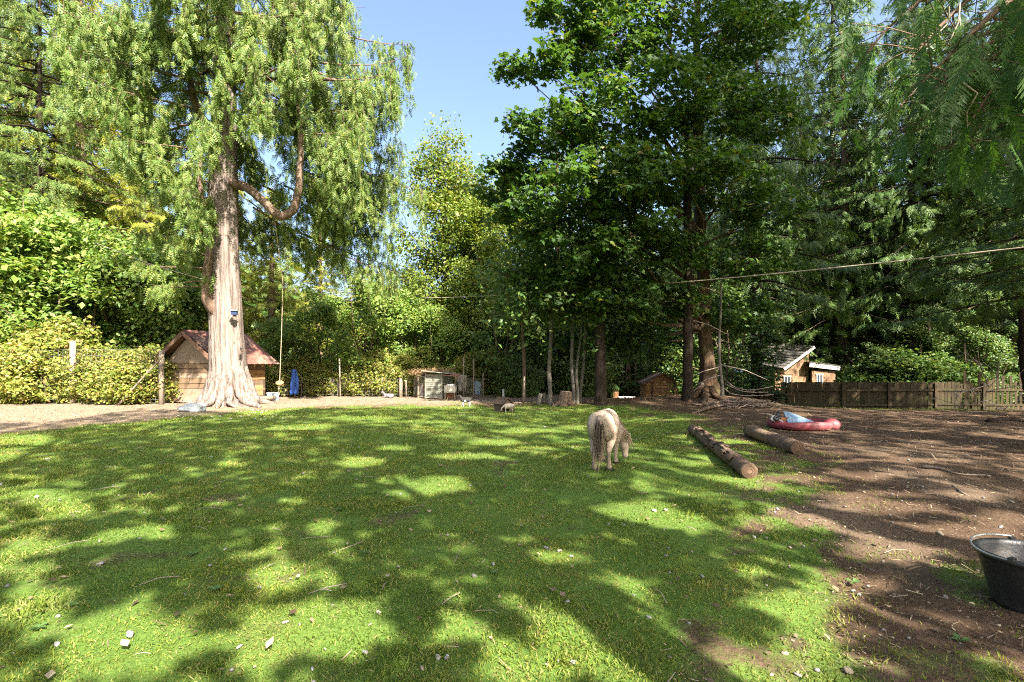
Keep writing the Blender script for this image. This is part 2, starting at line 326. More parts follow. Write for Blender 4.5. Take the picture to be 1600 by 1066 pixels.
M['line'] = solid('line_rope', (0.34, 0.27, 0.20), (0.52, 0.43, 0.33), 20, 0.9, 0.3, vary=0)
M['blue'] = solid('blue_cloth', (0.02, 0.06, 0.30), (0.05, 0.13, 0.46), 3, 0.6, 0.2, vary=0)
M['blue_pale'] = solid('pale_blue_plastic', (0.18, 0.28, 0.40), (0.27, 0.38, 0.50), 3, 0.4, 0.1, vary=0)
M['navy'] = solid('navy_plastic', (0.015, 0.025, 0.07), (0.04, 0.06, 0.14), 5, 0.4, 0.1, vary=0)
M['red_plastic'] = solid('faded_red_plastic', (0.17, 0.025, 0.032), (0.25, 0.05, 0.06), 3, 0.5, 0.12, vary=0, dirt=(0.22, 0.10, 0.095))
M['black_rubber'] = solid('black_rubber', (0.012, 0.012, 0.013), (0.03, 0.03, 0.031), 7, 0.42, 0.25, vary=0, spec=0.5, dirt=(0.06, 0.05, 0.042))
M['stone'] = solid('pale_stone', (0.20, 0.19, 0.18), (0.36, 0.345, 0.325), 9, 0.85, 0.4, vary=0.4)
M['stone_tan'] = solid('tan_stone', (0.20, 0.155, 0.115), (0.32, 0.26, 0.20), 9, 0.85, 0.4, vary=0.3)
M['boulder'] = solid('blue_grey_boulder', (0.22, 0.25, 0.27), (0.40, 0.43, 0.45), 2.5, 0.85, 0.5, vary=0)
M['glass'] = solid('dark_glass', (0.02, 0.025, 0.03), (0.05, 0.06, 0.07), 1, 0.1, 0.0, vary=0, spec=0.6)
M['shingle'] = solid('cedar_shingle', (0.165, 0.09, 0.05), (0.27, 0.165, 0.095), 3, 0.85, 0.3, vary=0.3)
M['shake'] = solid('roof_shake', (0.05, 0.046, 0.04), (0.11, 0.10, 0.088), 4, 0.9, 0.5, vary=0.25)
M['coat_pony'] = solid('pony_coat', (0.30, 0.215, 0.155), (0.45, 0.35, 0.265), 5.0, 0.85, 0.5, (1, 1, 0.5), vary=0, bd=0.01, fine=24)
M['hair_dark'] = solid('tail_hair', (0.035, 0.024, 0.02), (0.10, 0.072, 0.056), 5, 0.7, 0.2, vary=0)
M['hair_blond'] = solid('blond_hair', (0.22, 0.155, 0.095), (0.36, 0.27, 0.18), 6, 0.7, 0.2, vary=0)
M['hoof'] = solid('hoof_mat', (0.03, 0.025, 0.02), (0.08, 0.065, 0.05), 8, 0.6, 0.2, vary=0)
M['coat_black'] = solid('black_coat', (0.015, 0.013, 0.012), (0.04, 0.035, 0.03), 6, 0.75, 0.4, vary=0)
M['coat_white'] = solid('white_coat', (0.55, 0.53, 0.49), (0.70, 0.68, 0.64), 6, 0.85, 0.4, vary=0)
M['coat_grey'] = solid('grey_coat', (0.085, 0.08, 0.085), (0.19, 0.18, 0.185), 5, 0.85, 0.4, vary=0)
M['coat_tan'] = solid('tan_coat', (0.30, 0.235, 0.185), (0.46, 0.38, 0.31), 5, 0.85, 0.4, vary=0)
M['litter'] = leaf_mat('litter_mat', [(0.055, 0.034, 0.022), (0.12, 0.075, 0.05), (0.21, 0.15, 0.10), (0.38, 0.30, 0.21)], 0.05)

# ------------------------------------------------------------------ ground
def axis(a, b, fine0, fine1, step, grow=1.16):
    xs = list(np.arange(fine0, fine1 + 1e-6, step)); s = step; x = fine1
    while x < b: s *= grow; x += s; xs.append(min(x, b))
    s = step; x = fine0
    while x > a: s *= grow; x -= s; xs.insert(0, max(x, a))
    return np.array(xs)
gx = np.unique(np.concatenate([axis(-900, 900, -14, 20, 0.14)])); gy = np.unique(np.concatenate([np.arange(1.5, 8, 0.09), axis(-900, 900, 8, 24, 0.14)[axis(-900, 900, 8, 24, 0.14) > 8], axis(-900, 1.5, -1, 1.5, 0.25)]))
GX, GY = np.meshgrid(gx, gy); GZ = terr(GX, GY)
gn = grassiness(GX, GY)
roughb = fnoise(GX, GY, 0.16, 4) * 0.012 + fnoise(GX, GY, 0.45, 13) * 0.012
GZ = GZ + roughb * np.where(np.hypot(GX, GY) < 40, 1, 0) * (1.3 - 0.6 * gn)
nx, ny = len(gx), len(gy)
I = (np.arange(ny - 1)[:, None] * nx + np.arange(nx - 1)[None, :]).ravel()
gf = np.concatenate([np.stack([I, I + 1, I + nx + 1], 1), np.stack([I, I + nx + 1, I + nx], 1)])
gm = mesh_np('ground', np.stack([GX, GY, GZ], -1), gf)
a_ = gm.attributes.new('grassiness', 'FLOAT', 'POINT')
gfar = np.where((GY > 30) | (np.abs(GX) > 35) | (GY < -4), 0.75, gn)
gfar = np.where((GX > 4) & (GX < 12) & (GY > 27) & (GY < 36), 0.2, gfar)
a_.data.foreach_set('value', gfar.astype(np.float32).ravel())
b_ = gm.attributes.new('dryness', 'FLOAT', 'POINT')
dry = smooth(4.5, -0.5, GX - 0.12 * (GY - 18)) * smooth(-0.5, 1.5, GY - np.interp(GX, LB[:, 0], LB[:, 1]) + 0.6 * fnoise(GX, GY, 1.1, 6))
dry = np.maximum(dry, ((GX > 3) & (GX < 13) & (GY > 26) & (GY < 37)) * 0.9)
dry = np.maximum(dry, 0.3 * smooth(0.1, 0.9, fnoise(GX, GY, 1.2, 15)) * (GY < 9) * (GX > 1.5))
b_.data.foreach_set('value', dry.astype(np.float32).ravel())
go = link('ground', gm, M['ground']); tag(go, kind='structure')

# ------------------------------------------------------------------ where the sun gets through to the yard
PATCH = [(100, 790, 60, 20), (170, 840, 42, 13), (60, 852, 60, 15), (240, 832, 48, 16), (430, 907, 62, 28), (490, 985, 120, 52), (400, 1020, 70, 40), (60, 960, 70, 36), (40, 890, 50, 12), (230, 990, 90, 55), (130, 1020, 60, 30), (510, 827, 26, 20), (565, 722, 40, 8), (690, 755, 55, 15), (645, 770, 40, 8), (620, 750, 30, 8), (740, 975, 34, 18), (890, 1010, 60, 50), (840, 985, 40, 25), (950, 905, 50, 13), (1000, 925, 36, 9), (870, 868, 45, 11), (1000, 795, 75, 15), (1060, 815, 50, 12), (20, 745, 36, 6), (40, 690, 70, 8), (15, 712, 40, 5), (700, 965, 30, 16), (1250, 748, 150, 9), (1430, 775, 150, 6), (1180, 762, 60, 6), (1330, 795, 120, 8), (1470, 838, 110, 15), (1560, 815, 60, 10), (1250, 940, 80, 18), (1290, 985, 70, 14), (1240, 815, 70, 10), (1400, 860, 90, 10), (1330, 905, 60, 8), (1500, 905, 60, 7), (1180, 900, 60, 10), (1400, 720, 110, 4), (1150, 690, 80, 5), (1120, 715, 40, 5), (820, 672, 60, 4), (930, 668, 70, 4), (780, 690, 50, 5), (560, 655, 60, 3), (470, 668, 50, 4), (360, 725, 30, 5), (1040, 655, 90, 3), (1350, 672, 120, 3), (870, 700, 60, 5), (1250, 1040, 80, 20), (1000, 1050, 50, 16), (1090, 680, 50, 4), (620, 700, 30, 5), (740, 715, 60, 5), (650, 660, 80, 3)]
LIT = [((-9.6, 17.4, z), 1.5) for z in np.arange(1.2, 16, 1.2)] + [((x_, 17.8, z), 2.3) for x_ in (-14, -12, -10, -8, -6) for z in (6, 9, 12, 15)] + [((x_, 22.5, z), 2.2) for x_ in np.arange(-24, -2, 2.5) for z in (1.5, 4.5, 8, 11)] + [((x_, 24, 0.7), 1.1) for x_ in np.arange(-12, -2, 1.6)] + [((x_, 27.5, z), 2.4) for x_ in np.arange(-17, -1.5, 2.8) for z in (2.5, 6, 9.5, 12.5)] + [((x_, 27, z), 2.8) for x_ in np.arange(-30, -16, 3) for z in (10, 14, 18, 22)] + [((x_, 30.5, z), 2.4) for x_ in (-5.5, -3.5, -1.5) for z in (6, 9, 12, 15)] + [((x_, y_, 0), 1.1) for x_ in np.arange(-22, -2, 1.5) for y_ in (18.5, 20, 21.5)] + [((-14, 16, 0), 1.6), ((-16.5, 16, 0), 1.8), ((-13, 14.2, 0), 0.9), ((-15.5, 14, 0), 1.2)] + [((20, 37, 1.5), 1.8), ((22, 37, 1), 1.6), ((17, 26, 0), 0.8), ((22, 26, 0), 0.9), ((24.5, 26, -0.3), 0.8), ((7.5, 29.5, -1), 2.0), ((9.0, 31.5, 0.2), 1.5), ((8.0, 19.6, 2.0), 0.35), ((7.6, 19.6, 3.5), 0.3)] + [((x_, 40, z), 2.6) for x_ in np.arange(20, 40, 5) for z in (3, 7)]
def sun_ok(P):
    """False for leaves that would shade a sunlit part of the yard"""
    k = (P[:, 2] - 0.0) / SUN[2]; G = P - SUN[None] * k[:, None]; ok = np.ones(len(P), bool)
    yy = np.maximum(G[:, 1], 0.3); qx = PX0 + F * G[:, 0] / yy; qy = PY0 + F * CAM_H / yy
    wob = 1 + 0.25 * fnoise(G[:, 0], G[:, 1], 0.5, 6)
    for cx_, cy_, rx, ry in PATCH:
        mg = 0.10 if cx_ > 1235 and cy_ > 780 else 0.0      # room for the size of a leaf
        ok &= ~((((qx - cx_) / (rx + mg * F / yy)) ** 2 + ((qy - cy_) / (ry + mg * 1200 / yy ** 2)) ** 2 < wob) & (G[:, 1] > 1))
    for c, r in LIT:
        v = P - np.array(c)[None]; t_ = v @ SUN; d2 = (v * v).sum(1) - t_ * t_; ok &= ~((d2 < r * r) & (t_ > 0))
    inv = (P[:, 1] > 0.2) & (np.abs(P[:, 0]) < 1.06 * P[:, 1] + 0.3) & (P[:, 2] < CAM_H + 0.75 * P[:, 1] + 0.4)
    return ok & ~inv

# ------------------------------------------------------------------ leaf shapes
LEAF = np.array([(0, 0, 0), (0.32, 0.45, 0.07), (0, 1.0, -0.05), (-0.32, 0.45, 0.07)], float); LEAF_F = np.array([(0, 1, 2), (0, 2, 3)])
def _maple(lobes=5):
    tips = [(-0.62, 0.22), (-0.60, 0.68), (0, 1.05), (0.60, 0.68), (0.62, 0.22)]; dips = [(-0.36, 0.40), (-0.20, 0.62), (0.20, 0.62), (0.36, 0.40)]
    pts = [(0, 0.02)]
    for i, t in enumerate(tips):
        pts.append(t)
        if i < 4: pts.append(dips[i])
    V = [(x, y, -0.18 * x * x + (0.05 if k % 2 == 0 else 0)) for k, (x, y) in enumerate(pts)]
    return np.array(V), np.array([(0, k + 1, k) for k in range(1, len(pts) - 1)])
MAPLE, MAPLE_F = _maple()
def _spray(n=4, w_=0.30):
    V = [(-0.02, 0, 0), (0.02, 0, 0), (0, 1, 0)]; Fq = [(0, 1, 2)]
    for i in range(n):
        y = 0.08 + 0.78 * i / n; L = w_ * (1 - 0.55 * i / n)
        for s in (-1, 1):
            k = len(V); V += [(0, y, 0), (s * L, y + L * 0.85, -0.06), (s * L * 0.25, y + L * 0.62 + 0.02, 0.02)]
            Fq.append((k, k + 1, k + 2) if s > 0 else (k, k + 2, k + 1))
            V += [(s * L * 0.5, y + L * 0.42, 0), (s * L * 0.66, y + L * 1.12, -0.03), (s * L * 0.34, y + L * 0.55, 0)]
            Fq.append((k + 3, k + 4, k + 5))
    return np.array(V, float), np.array(Fq)
SPRAY, SPRAY_F = _spray()
def _needles():
    V = []; Fq = []
    for i in range(7):
        y = 0.02 + 0.13 * i; L = 0.30 * (1 - 0.5 * i / 7)
        for s in (-1, 1):
            k = len(V); V += [(0, y, 0), (s * L, y + 0.20, -0.05), (0, y + 0.13, 0)]; Fq.append((k, k + 1, k + 2))
    return np.array(V, float), np.array(Fq)
NEED, NEED_F = _needles()
CARD, CARD_F = LEAF * np.array([1.5, 1, 1]), LEAF_F

def leaves(P, size, T=LEAF, Tf=LEAF_F, droop=0.35, flat=0.5, jitter=0.35):
    n = len(P); A = unit(n); A[:, 2] = A[:, 2] * 0.5 - droop
    N = unit(n) * 0.8; N[:, 2] += flat; N += 0.75 * SUN[None]          # leaves turn to the light
    return stamp(T, Tf, P, A, N, size * (1 + jitter * rng.normal(0, 1, n)).clip(0.5, 1.7))

def trunk_tube(mb, pts, rad, n=10, rough=0.05, sub=6):
    P = np.asarray(pts, float); t = np.linspace(0, len(P) - 1, (len(P) - 1) * sub + 1)
    Q = np.stack([np.interp(t, np.arange(len(P)), P[:, k]) for k in range(3)], 1)
    for _ in range(3): Q[1:-1] = (Q[:-2] + 2 * Q[1:-1] + Q[2:]) / 4
    r = np.interp(t, np.arange(len(P)), rad)
    mb.tube(Q, r, n, True, rough); return Q, r

def broadleaf(h, rad, n_clusters, per, leaf, base=0.15, trunk_r=0.12, sigma=0.32, taper=1.0, T=LEAF, Tf=LEAF_F, stems=1, lean=0.0, seed=0, holes=0.0):
    """trunk mesh arrays and crown arrays of a tree of height h and crown radius rad standing at the origin"""
    global rng; keep = rng; rng = np.random.default_rng(seed + 100)
    mb = MB(); cl = []
    for s in range(stems):
        a = 2 * math.pi * s / stems + rng.uniform(0, 1); sp = (0.16 * h if stems > 1 else 0.02 * h)
        top = np.array([math.cos(a) * sp + lean * h, math.sin(a) * sp, h * rng.uniform(0.82, 0.95)])
        P = [np.array([math.cos(a) * 0.1 * (stems > 1), math.sin(a) * 0.1 * (stems > 1), -0.15])]
        for k in range(1, 6):
            P.append(P[0] * (1 - k / 5) + top * (k / 5) + np.append(rng.normal(0, 0.02 * h, 2), 0) * (k < 5))
        Q, r = trunk_tube(mb, P, [trunk_r * (1.25, 1, 0.8, 0.55, 0.3, 0.08)[k] for k in range(6)], 7, 0.06, 4)
        nb = max(8, n_clusters // (5 * stems))
        for _ in range(nb):
            z = base + (1 - base) * rng.beta(1.1, 1.05); ang = rng.uniform(0, 6.283)
            prof = (math.sin(math.pi * min(1, (z - base) / (1 - base) * 0.88 + 0.14)) ** 0.7) * taper + (1 - taper) * (1.05 - z)
            L = rad * prof * rng.uniform(0.55, 1.05)
            z0 = max(base * 0.8, z - 0.25 * L / h - 0.06)
            i = min(len(Q) - 1, int(z0 / 0.95 * len(Q))); st = Q[i]
            end = np.array([math.cos(ang) * L + st[0] * 0.7, math.sin(ang) * L + st[1] * 0.7, z * h])
            mid = (st + end) / 2 + np.array([0, 0, -0.04 * h * rng.uniform(0, 1)]) + rng.normal(0, 0.03 * L, 3)
            mb.tube([st, mid, end], [r[i] * 0.45 + 0.008, r[i] * 0.25 + 0.006, 0.004], 4, False)
            for t in np.concatenate([[1.0], rng.uniform(0.4, 1.0, 4)]):
                c = (1 - t) ** 2 * st + 2 * t * (1 - t) * mid + t * t * end
                cl.append(c + rng.normal(0, 0.12 * rad, 3) * (t < 1))
    cl = np.array(cl)
    if holes: cl = cl[fnoise(cl[:, 0] + seed, cl[:, 2] + cl[:, 1], 0.3 * rad) > -1 + holes]
    sg = sigma * rng.uniform(0.6, 1.3, len(cl))
    P = np.repeat(cl, per, 0) + np.clip(rng.normal(0, 1, (len(cl) * per, 3)), -1.7, 1.7) * np.repeat(sg, per)[:, None] * np.array([1, 1, 0.62])
    P = P[P[:, 2] > 0.05]
    V = leaves(P, leaf, T, Tf)
    rng = keep
    return mb.arrays(), V

def conifer(h, rad, nb, base=0.1, droop=0.25, spray=0.4, hang=0.5, dens=7, trunk_r=0.25, T=SPRAY, Tf=SPRAY_F, curtain=0.0, upturn=0.1, seed=0, cone=0.85):
    """straight trunk, drooping branches carrying sprays"""
    global rng; keep = rng; rng = np.random.default_rng(seed + 500)
    mb = MB(); P0 = []; A0 = []; N0 = []; S0 = []
    tp = [(0, 0, -0.3), (0, 0, h * 0.3), (rng.normal(0, 0.06), rng.normal(0, 0.06), h * 0.65), (0, 0, h)]
    trunk_tube(mb, tp, [trunk_r * 1.25, trunk_r * 0.8, trunk_r * 0.42, 0.02], 8, 0.05, 5)
    for b in range(nb):
        z = base + (1 - base) * ((b + rng.uniform(0, 1)) / nb) ** 0.9
        ang = b * 2.39996 + rng.normal(0, 0.35); f = (1 - z) / (1 - base)
        L = rad * (f ** cone) * rng.uniform(0.65, 1.08) + 0.25
        k = max(4, int(L * 2.4)); t = np.linspace(0, 1, k)
        d = np.array([math.cos(ang), math.sin(ang), 0]); side = np.array([-d[1], d[0], 0])
        Bz = z * h + L * (0.12 * t - droop * 2.0 * t ** 1.6 + upturn * 1.5 * t ** 4)
        B = d[None] * (L * t)[:, None] + side[None] * (rng.normal(0, 0.12 * L) * t ** 2)[:, None]; B[:, 2] = Bz
        mb.tube(B, np.linspace(0.02 + 0.011 * L, 0.004, k), 4, False)
        m = max(5, int(L * dens * 2)); u = np.sqrt(rng.uniform(0.02, 1, m))
        p = np.stack([np.interp(u, t, B[:, q]) for q in range(3)], 1)
        s = rng.choice([-1, 1], m); wd = (0.24 * L * (1.08 - u) + 0.06) * rng.uniform(0.1, 1, m)
        p = p + side[None] * (s * wd)[:, None]; p[:, 2] -= wd * 0.25 * (1 + hang)
        a = d[None] * rng.uniform(0.3, 0.9, m)[:, None] + side[None] * (s * rng.uniform(0.2, 0.9, m))[:, None]
        a[:, 2] = -0.15 - hang * rng.uniform(0.4, 1.6, m)
        nn = unit(m) * 0.45; nn[:, 2] += 0.75; nn += d[None] * hang
        P0.append(p); A0.append(a); N0.append(nn); S0.append(spray * rng.uniform(0.6, 1.25, m))
        if curtain:
            q = max(2, int(L * 1.8)); uu = rng.uniform(0.3, 1, q)
            for x in uu:
                c = np.array([np.interp(x, t, B[:, w_]) for w_ in range(3)]) + side * rng.normal(0, 0.12 * L)
                ln = curtain * rng.uniform(0.35, 1.0); ns = max(3, int(ln / spray * 3.2))
                yy = rng.uniform(0, 1, ns); pc = c[None] + rng.normal(0, 0.05 + 0.05 * ln, (ns, 3)); pc[:, 2] -= yy * ln
                P0.append(pc); aa = unit(ns) * 0.4; aa[:, 2] -= 1.0; A0.append(aa); n2 = unit(ns); n2[:, 2] *= 0.3; n2 += 0.5 * SUN[None]; N0.append(n2); S0.append(spray * rng.uniform(0.6, 1.15, ns))
    P = np.concatenate(P0); A = np.concatenate(A0); N = np.concatenate(N0); S = np.concatenate(S0)
    V = stamp(T, Tf, P, A, N, S)
    rng = keep
    return mb.arrays(), V

PROTO = {}
def proto(kind, gen, bark, leafm):
    (tv, tf), (cv, cf) = gen
    tm = mesh_np('trunk', tv, tf); tm.materials.append(M[bark])
    cm = mesh_np('crown', cv, cf); cm.materials.append(M[leafm])
    PROTO[kind] = (tm, cm)
def variant(kind, src, leafm, bark=None):
    tm, cm = PROTO[src]; c2 = cm.copy(); c2.materials.clear(); c2.materials.append(M[leafm]); PROTO[kind] = (tm, c2)
def plant(kind, name, x, y, s, label, cat, group=None, rz=None, sz=None, dz=0.0, mats=None):
    """one tree: an Empty with a trunk and a crown; copies of a kind share mesh data"""
    tm, cm = PROTO[kind]
    e = empty(name, (x, y, gz(x, y) + dz), rng.uniform(-0.7, 0.7) if rz is None else rz, label, cat, group)
    e.scale = (s, s, s if sz is None else sz)
    t = link('trunk', tm, parent=e); c = link('crown', cm, parent=e); c['kind'] = 'stuff'
    return e

proto('hazel', broadleaf(6.0, 2.9, 190, 76, 0.17, 0.04, 0.07, 0.34, stems=4, seed=1), 'limb_bark', 'hazel')
proto('hazel2', broadleaf(6.0, 2.6, 170, 76, 0.15, 0.05, 0.07, 0.30, stems=3, seed=9, holes=0.25), 'limb_bark', 'hazel')
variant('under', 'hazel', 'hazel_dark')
proto('alder', broadleaf(15.0, 3.0, 330, 95, 0.16, 0.20, 0.16, 0.45, taper=0.8, seed=2, holes=0.22), 'pale_bark', 'alder')
proto('slim', broadleaf(15.0, 2.6, 130, 60, 0.18, 0.55, 0.13, 0.45, seed=4), 'pale_bark', 'hazel_dark')
proto('cedar', conifer(16.0, 3.4, 120, 0.05, 0.26, 0.50, 0.7, 5.5, 0.28, curtain=0.9, seed=3), 'limb_bark', 'cedar_yellow')
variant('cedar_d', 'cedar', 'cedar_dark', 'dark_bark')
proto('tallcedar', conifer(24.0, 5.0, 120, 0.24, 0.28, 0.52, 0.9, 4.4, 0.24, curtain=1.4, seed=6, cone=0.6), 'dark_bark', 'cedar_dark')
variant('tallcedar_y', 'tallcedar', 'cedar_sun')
proto('spruce', conifer(20.0, 4.0, 150, 0.05, 0.16, 0.50, 0.25, 6.0, 0.30, NEED, NEED_F, seed=5), 'dark_bark', 'spruce')
variant('fir', 'spruce', 'fir')
proto('bramble', broadleaf(2.2, 1.6, 120, 40, 0.12, 0.02, 0.018, 0.22, stems=7, seed=7), 'twig', 'bramble')
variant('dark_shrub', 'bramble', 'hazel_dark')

def put(kind, name, px, d, h, base_h, label, cat='tree', group=None, rz=None, wide=1.0):
    x = (px - PX0) / F * d; s = h / base_h
    return plant(kind, name, x, d, s * wide, label, cat, group, rz, sz=s)

# ---- left: hedge, brambles and the trees behind it
put('spruce', 'spruce_tree', 120, 31, 22, 20, 'blue-green spruce rising behind the hedge at the left', 'tree')
put('spruce', 'spruce_tree', -20, 27, 25, 20, 'tall spruce at the far left edge, in front of the blue-green spruce', 'tree')
put('cedar', 'cedar_tree', 225, 27.5, 17, 16, 'yellow-green cedar just left of the big cedar, behind the hedge', 'tree', wide=1.05)
put('tallcedar_y', 'cedar_tree', 62, 25.5, 25, 24, 'tall yellow-green cedar filling the top left corner', 'tree', wide=1.0)
put('cedar', 'cedar_tree', 128, 28.5, 25, 16, 'tall yellow-green cedar between the corner cedar and the big cedar', 'tree', wide=1.1)
put('cedar', 'cedar_tree', 30, 36, 27, 16, 'tallest yellow-green cedar far back at the left edge', 'tree')
put('cedar', 'cedar_tree', 180, 40, 27, 16, 'tall far cedar showing between the left spruce and the big cedar', 'tree')
G1 = 'leafy broadleaf trees forming the left hedge'
put('hazel', 'hazel_tree', 25, 23.5, 9.2, 6, 'broad leafy hazel at the left edge above the wire fence', 'tree', G1)
put('hazel2', 'hazel_tree', 115, 22.8, 7.6, 6, 'lower pale green hazel behind the thick pale fence post', 'tree', G1)
put('hazel', 'hazel_tree', 205, 24.5, 7.4, 6, 'leafy hazel left of the shed roof', 'tree', G1)
put('hazel', 'hazel_tree', 285, 25.5, 6.0, 6, 'leafy hazel directly behind the shed', 'tree', G1)
put('hazel2', 'hazel_tree', -50, 21, 8.4, 6, 'leafy hazel cut off by the left edge of the picture', 'tree', G1)
G2 = 'bramble bushes along the wire fence'
for i, (px, d, h, lab) in enumerate([(12, 19.3, 1.9, 'bramble bush behind the wire at the far left corner'), (62, 19.5, 2.3, 'bramble bush left of the thick pale fence post'), (150, 19.6, 1.9, 'yellowish bramble bush right of the thick pale fence post'),
        (200, 19.2, 1.7, 'yellowish bramble bush above the leaning pole'), (232, 19.5, 1.9, 'reddish dry bramble bush against the shed corner post'), (100, 20.6, 2.9, 'tall bramble bush right behind the thick pale post')]):
    put('bramble', 'bramble_bush', px, d, h, 2.2, lab, 'bush', G2)
# ---- between the big cedar and the alder
G3 = 'yellow-green cedars behind the yard'
put('cedar', 'cedar_tree', 425, 29, 11.5, 16, 'yellow-green cedar right of the big cedar trunk', 'tree', G3, wide=1.35)
put('cedar', 'cedar_tree', 500, 32, 11.0, 16, 'yellow-green cedar above the rounded hazel clump', 'tree', G3, wide=1.35)
put('cedar', 'cedar_tree', 350, 31, 15, 16, 'yellow-green cedar hidden mostly behind the big trunk', 'tree', G3, wide=1.2)
put('cedar', 'cedar_tree', 560, 35, 8.2, 16, 'short far cedar under the open sky', 'tree', G3, wide=1.6)
G4 = 'rounded hazel bushes behind the back fence'
for px, d, h, k, lab in [(575, 25.5, 5.6, 'hazel', 'large rounded hazel with bright leaves left of the chicken coop'), (505, 25.5, 4.8, 'hazel', 'rounded hazel behind the blue cloth'), (445, 25, 3.6, 'hazel2', 'low hazel behind the rope swing'),
        (635, 27.5, 5.2, 'hazel2', 'hazel above the chicken coop roof'), (690, 27, 4.0, 'hazel', 'hazel behind the netted pen')]:
    put(k, 'hazel_bush', px, d, h, 6, lab, 'bush', G4)
G5 = 'low brambles along the back fence'
for px, d, h, lab in [(410, 24.4, 1.9, 'low bramble beside the shed wall'), (478, 24.3, 1.7, 'low bramble just right of the blue cloth'), (545, 24.8, 1.5, 'low bramble at the tall fence stake'),
        (605, 25, 1.6, 'low bramble by the short pale posts'), (655, 25.6, 2.0, 'low bramble behind the coop run'), (735, 25, 1.8, 'low bramble behind the netting'), (440, 23.9, 1.5, 'low dry bramble just behind the rope swing'), (505, 23.8, 1.4, 'low bramble left of the tall fence stake'), (560, 23.8, 1.4, 'low bramble left of the stubby pale post'), (588, 24.2, 1.9, 'taller bramble behind the stubby pale post'), (625, 24.0, 1.6, 'low bramble at the left end of the coop run'), (770, 25.5, 2.0, 'shady bramble behind the dark doghouse')]:
    put('bramble', 'bramble_bush', px, d, h, 2.2, lab, 'bush', G5)
put('alder', 'alder_tree', 690, 30.5, 15.6, 15, 'tall slender alder with thin golden crown in the middle', 'tree', wide=1.05)
put('alder', 'alder_tree', 728, 32.5, 14.0, 15, 'golden alder directly behind the tallest alder', 'tree', wide=1.1)
put('alder', 'alder_tree', 755, 28.5, 11.5, 15, 'shorter alder with golden leaves right of the tallest alder', 'tree', wide=1.1)
put('alder', 'alder_tree', 645, 37, 9.0, 15, 'small thin alder far back left of the tallest alder', 'tree')
put('hazel', 'hazel_tree', 655, 41, 6.2, 6, 'far low hazel below the strip of sky', 'tree')
put('alder', 'alder_tree', 800, 36, 15.5, 15, 'alder half hidden behind the maple edge', 'tree')
# ---- dark wood behind the maple
G6 = 'dark cedars standing in the wood behind the maple'
for px, d, h, lab in [(870, 31, 17, 'dark cedar behind the slim pale trunks'), (985, 42, 22, 'dark cedar behind the ivy-dark trunk'), (1080, 43, 25, 'dark cedar behind the reddish trunk'), (1180, 41, 24, 'dark cedar left above the shingled house'), (930, 42, 24, 'dark cedar farthest back in the wood')]:
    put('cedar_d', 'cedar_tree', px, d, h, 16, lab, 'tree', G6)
G7 = 'shady hazels under the maple'
for px, d, h, lab in [(795, 25.5, 5.6, 'shady hazel right of the netted pen'), (850, 26.5, 5.4, 'shady hazel behind the slim mossy trunk'), (900, 28, 6.0, 'shady hazel behind the twin pale trunks'), (1372, 30.5, 3.4, 'shady hazel just behind the board fence right of the house'), (1520, 29, 4.4, 'shady hazel just behind the ragged fence end'), (1455, 32.5, 4.6, 'shady hazel behind the middle boards of the fence'), (985, 38, 9.0, 'shady hazel behind the orange cabin'), (1100, 37, 8.5, 'shady hazel behind the reddish trunk'), (1135, 27, 6.0, 'shady hazel beside the dark sapling'),
        (880, 33, 7.0, 'farther shady hazel in the gap between pale trunks')]:
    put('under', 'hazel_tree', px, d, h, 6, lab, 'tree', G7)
put('dark_shrub', 'green_shrub', 808, 23.2, 1.7, 2.2, 'small green shrub right of the dark doghouse', 'bush')
put('fir', 'fir_sapling', 1188, 24.5, 5.6, 20, 'dark drooping fir sapling in front of the shingled house', 'tree', wide=1.25)
# ---- right: beyond the board fence
G8 = 'trees beyond the board fence'
for k, px, d, h, bh, lab, wd in [('hazel', 1358, 37.5, 7.5, 6, 'green leafy tree right of the shingled house', 1), ('hazel', 1440, 42, 9.5, 6, 'pale green leafy tree beyond the middle of the board fence', 1), ('under', 1500, 37, 8.5, 6, 'green leafy tree beyond the ragged fence end', 1),
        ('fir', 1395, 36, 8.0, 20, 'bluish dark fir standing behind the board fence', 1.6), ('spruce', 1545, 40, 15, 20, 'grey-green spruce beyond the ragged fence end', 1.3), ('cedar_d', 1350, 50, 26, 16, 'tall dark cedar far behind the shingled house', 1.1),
        ('cedar_d', 1470, 46, 27, 16, 'tall dark cedar far behind the middle of the fence', 1.1), ('cedar', 1300, 52, 24, 16, 'sunlit cedar rising right behind the shingled house roof', 1), ('cedar_d', 1610, 40, 27, 16, 'tall dark cedar beyond the right edge of the fence', 1.1), ('alder', 1400, 45, 17, 15, 'pale alder between the dark cedars on the right', 1.1)]:
    put(k, 'tree' if k == 'under' else {'hazel': 'hazel_tree', 'fir': 'fir_tree', 'spruce': 'spruce_tree', 'alder': 'alder_tree'}.get(k, 'cedar_tree'), px, d, h, bh, lab, 'tree', G8, wide=wd)
G9 = 'light green bushes peeping over the board fence'
for px, d, h, lab in [(1400, 30, 2.9, 'light green bush over the middle of the board fence'), (1455, 29.5, 2.7, 'yellowish bush peeping over the fence near its ragged end'), (1368, 31, 2.3, 'small bush behind the fence right of the house')]:
    put('dark_shrub', 'leafy_bush', px, d, h, 2.2, lab, 'bush', G9, wide=1.4)
put('tallcedar', 'cedar_tree', 1300, 46, 40, 24, 'tall drooping cedar whose thin boughs hang against the sky at right', 'tree', wide=1.1)
put('tallcedar', 'cedar_tree', 1448, 37, 33, 24, 'tall dark cedar behind the near fronds at upper right', 'tree', wide=1.15)
put('tallcedar', 'cedar_tree', 1690, 18, 17, 24, 'big dark cedar at the right edge with boughs drooping over the fence', 'tree', wide=1.9)
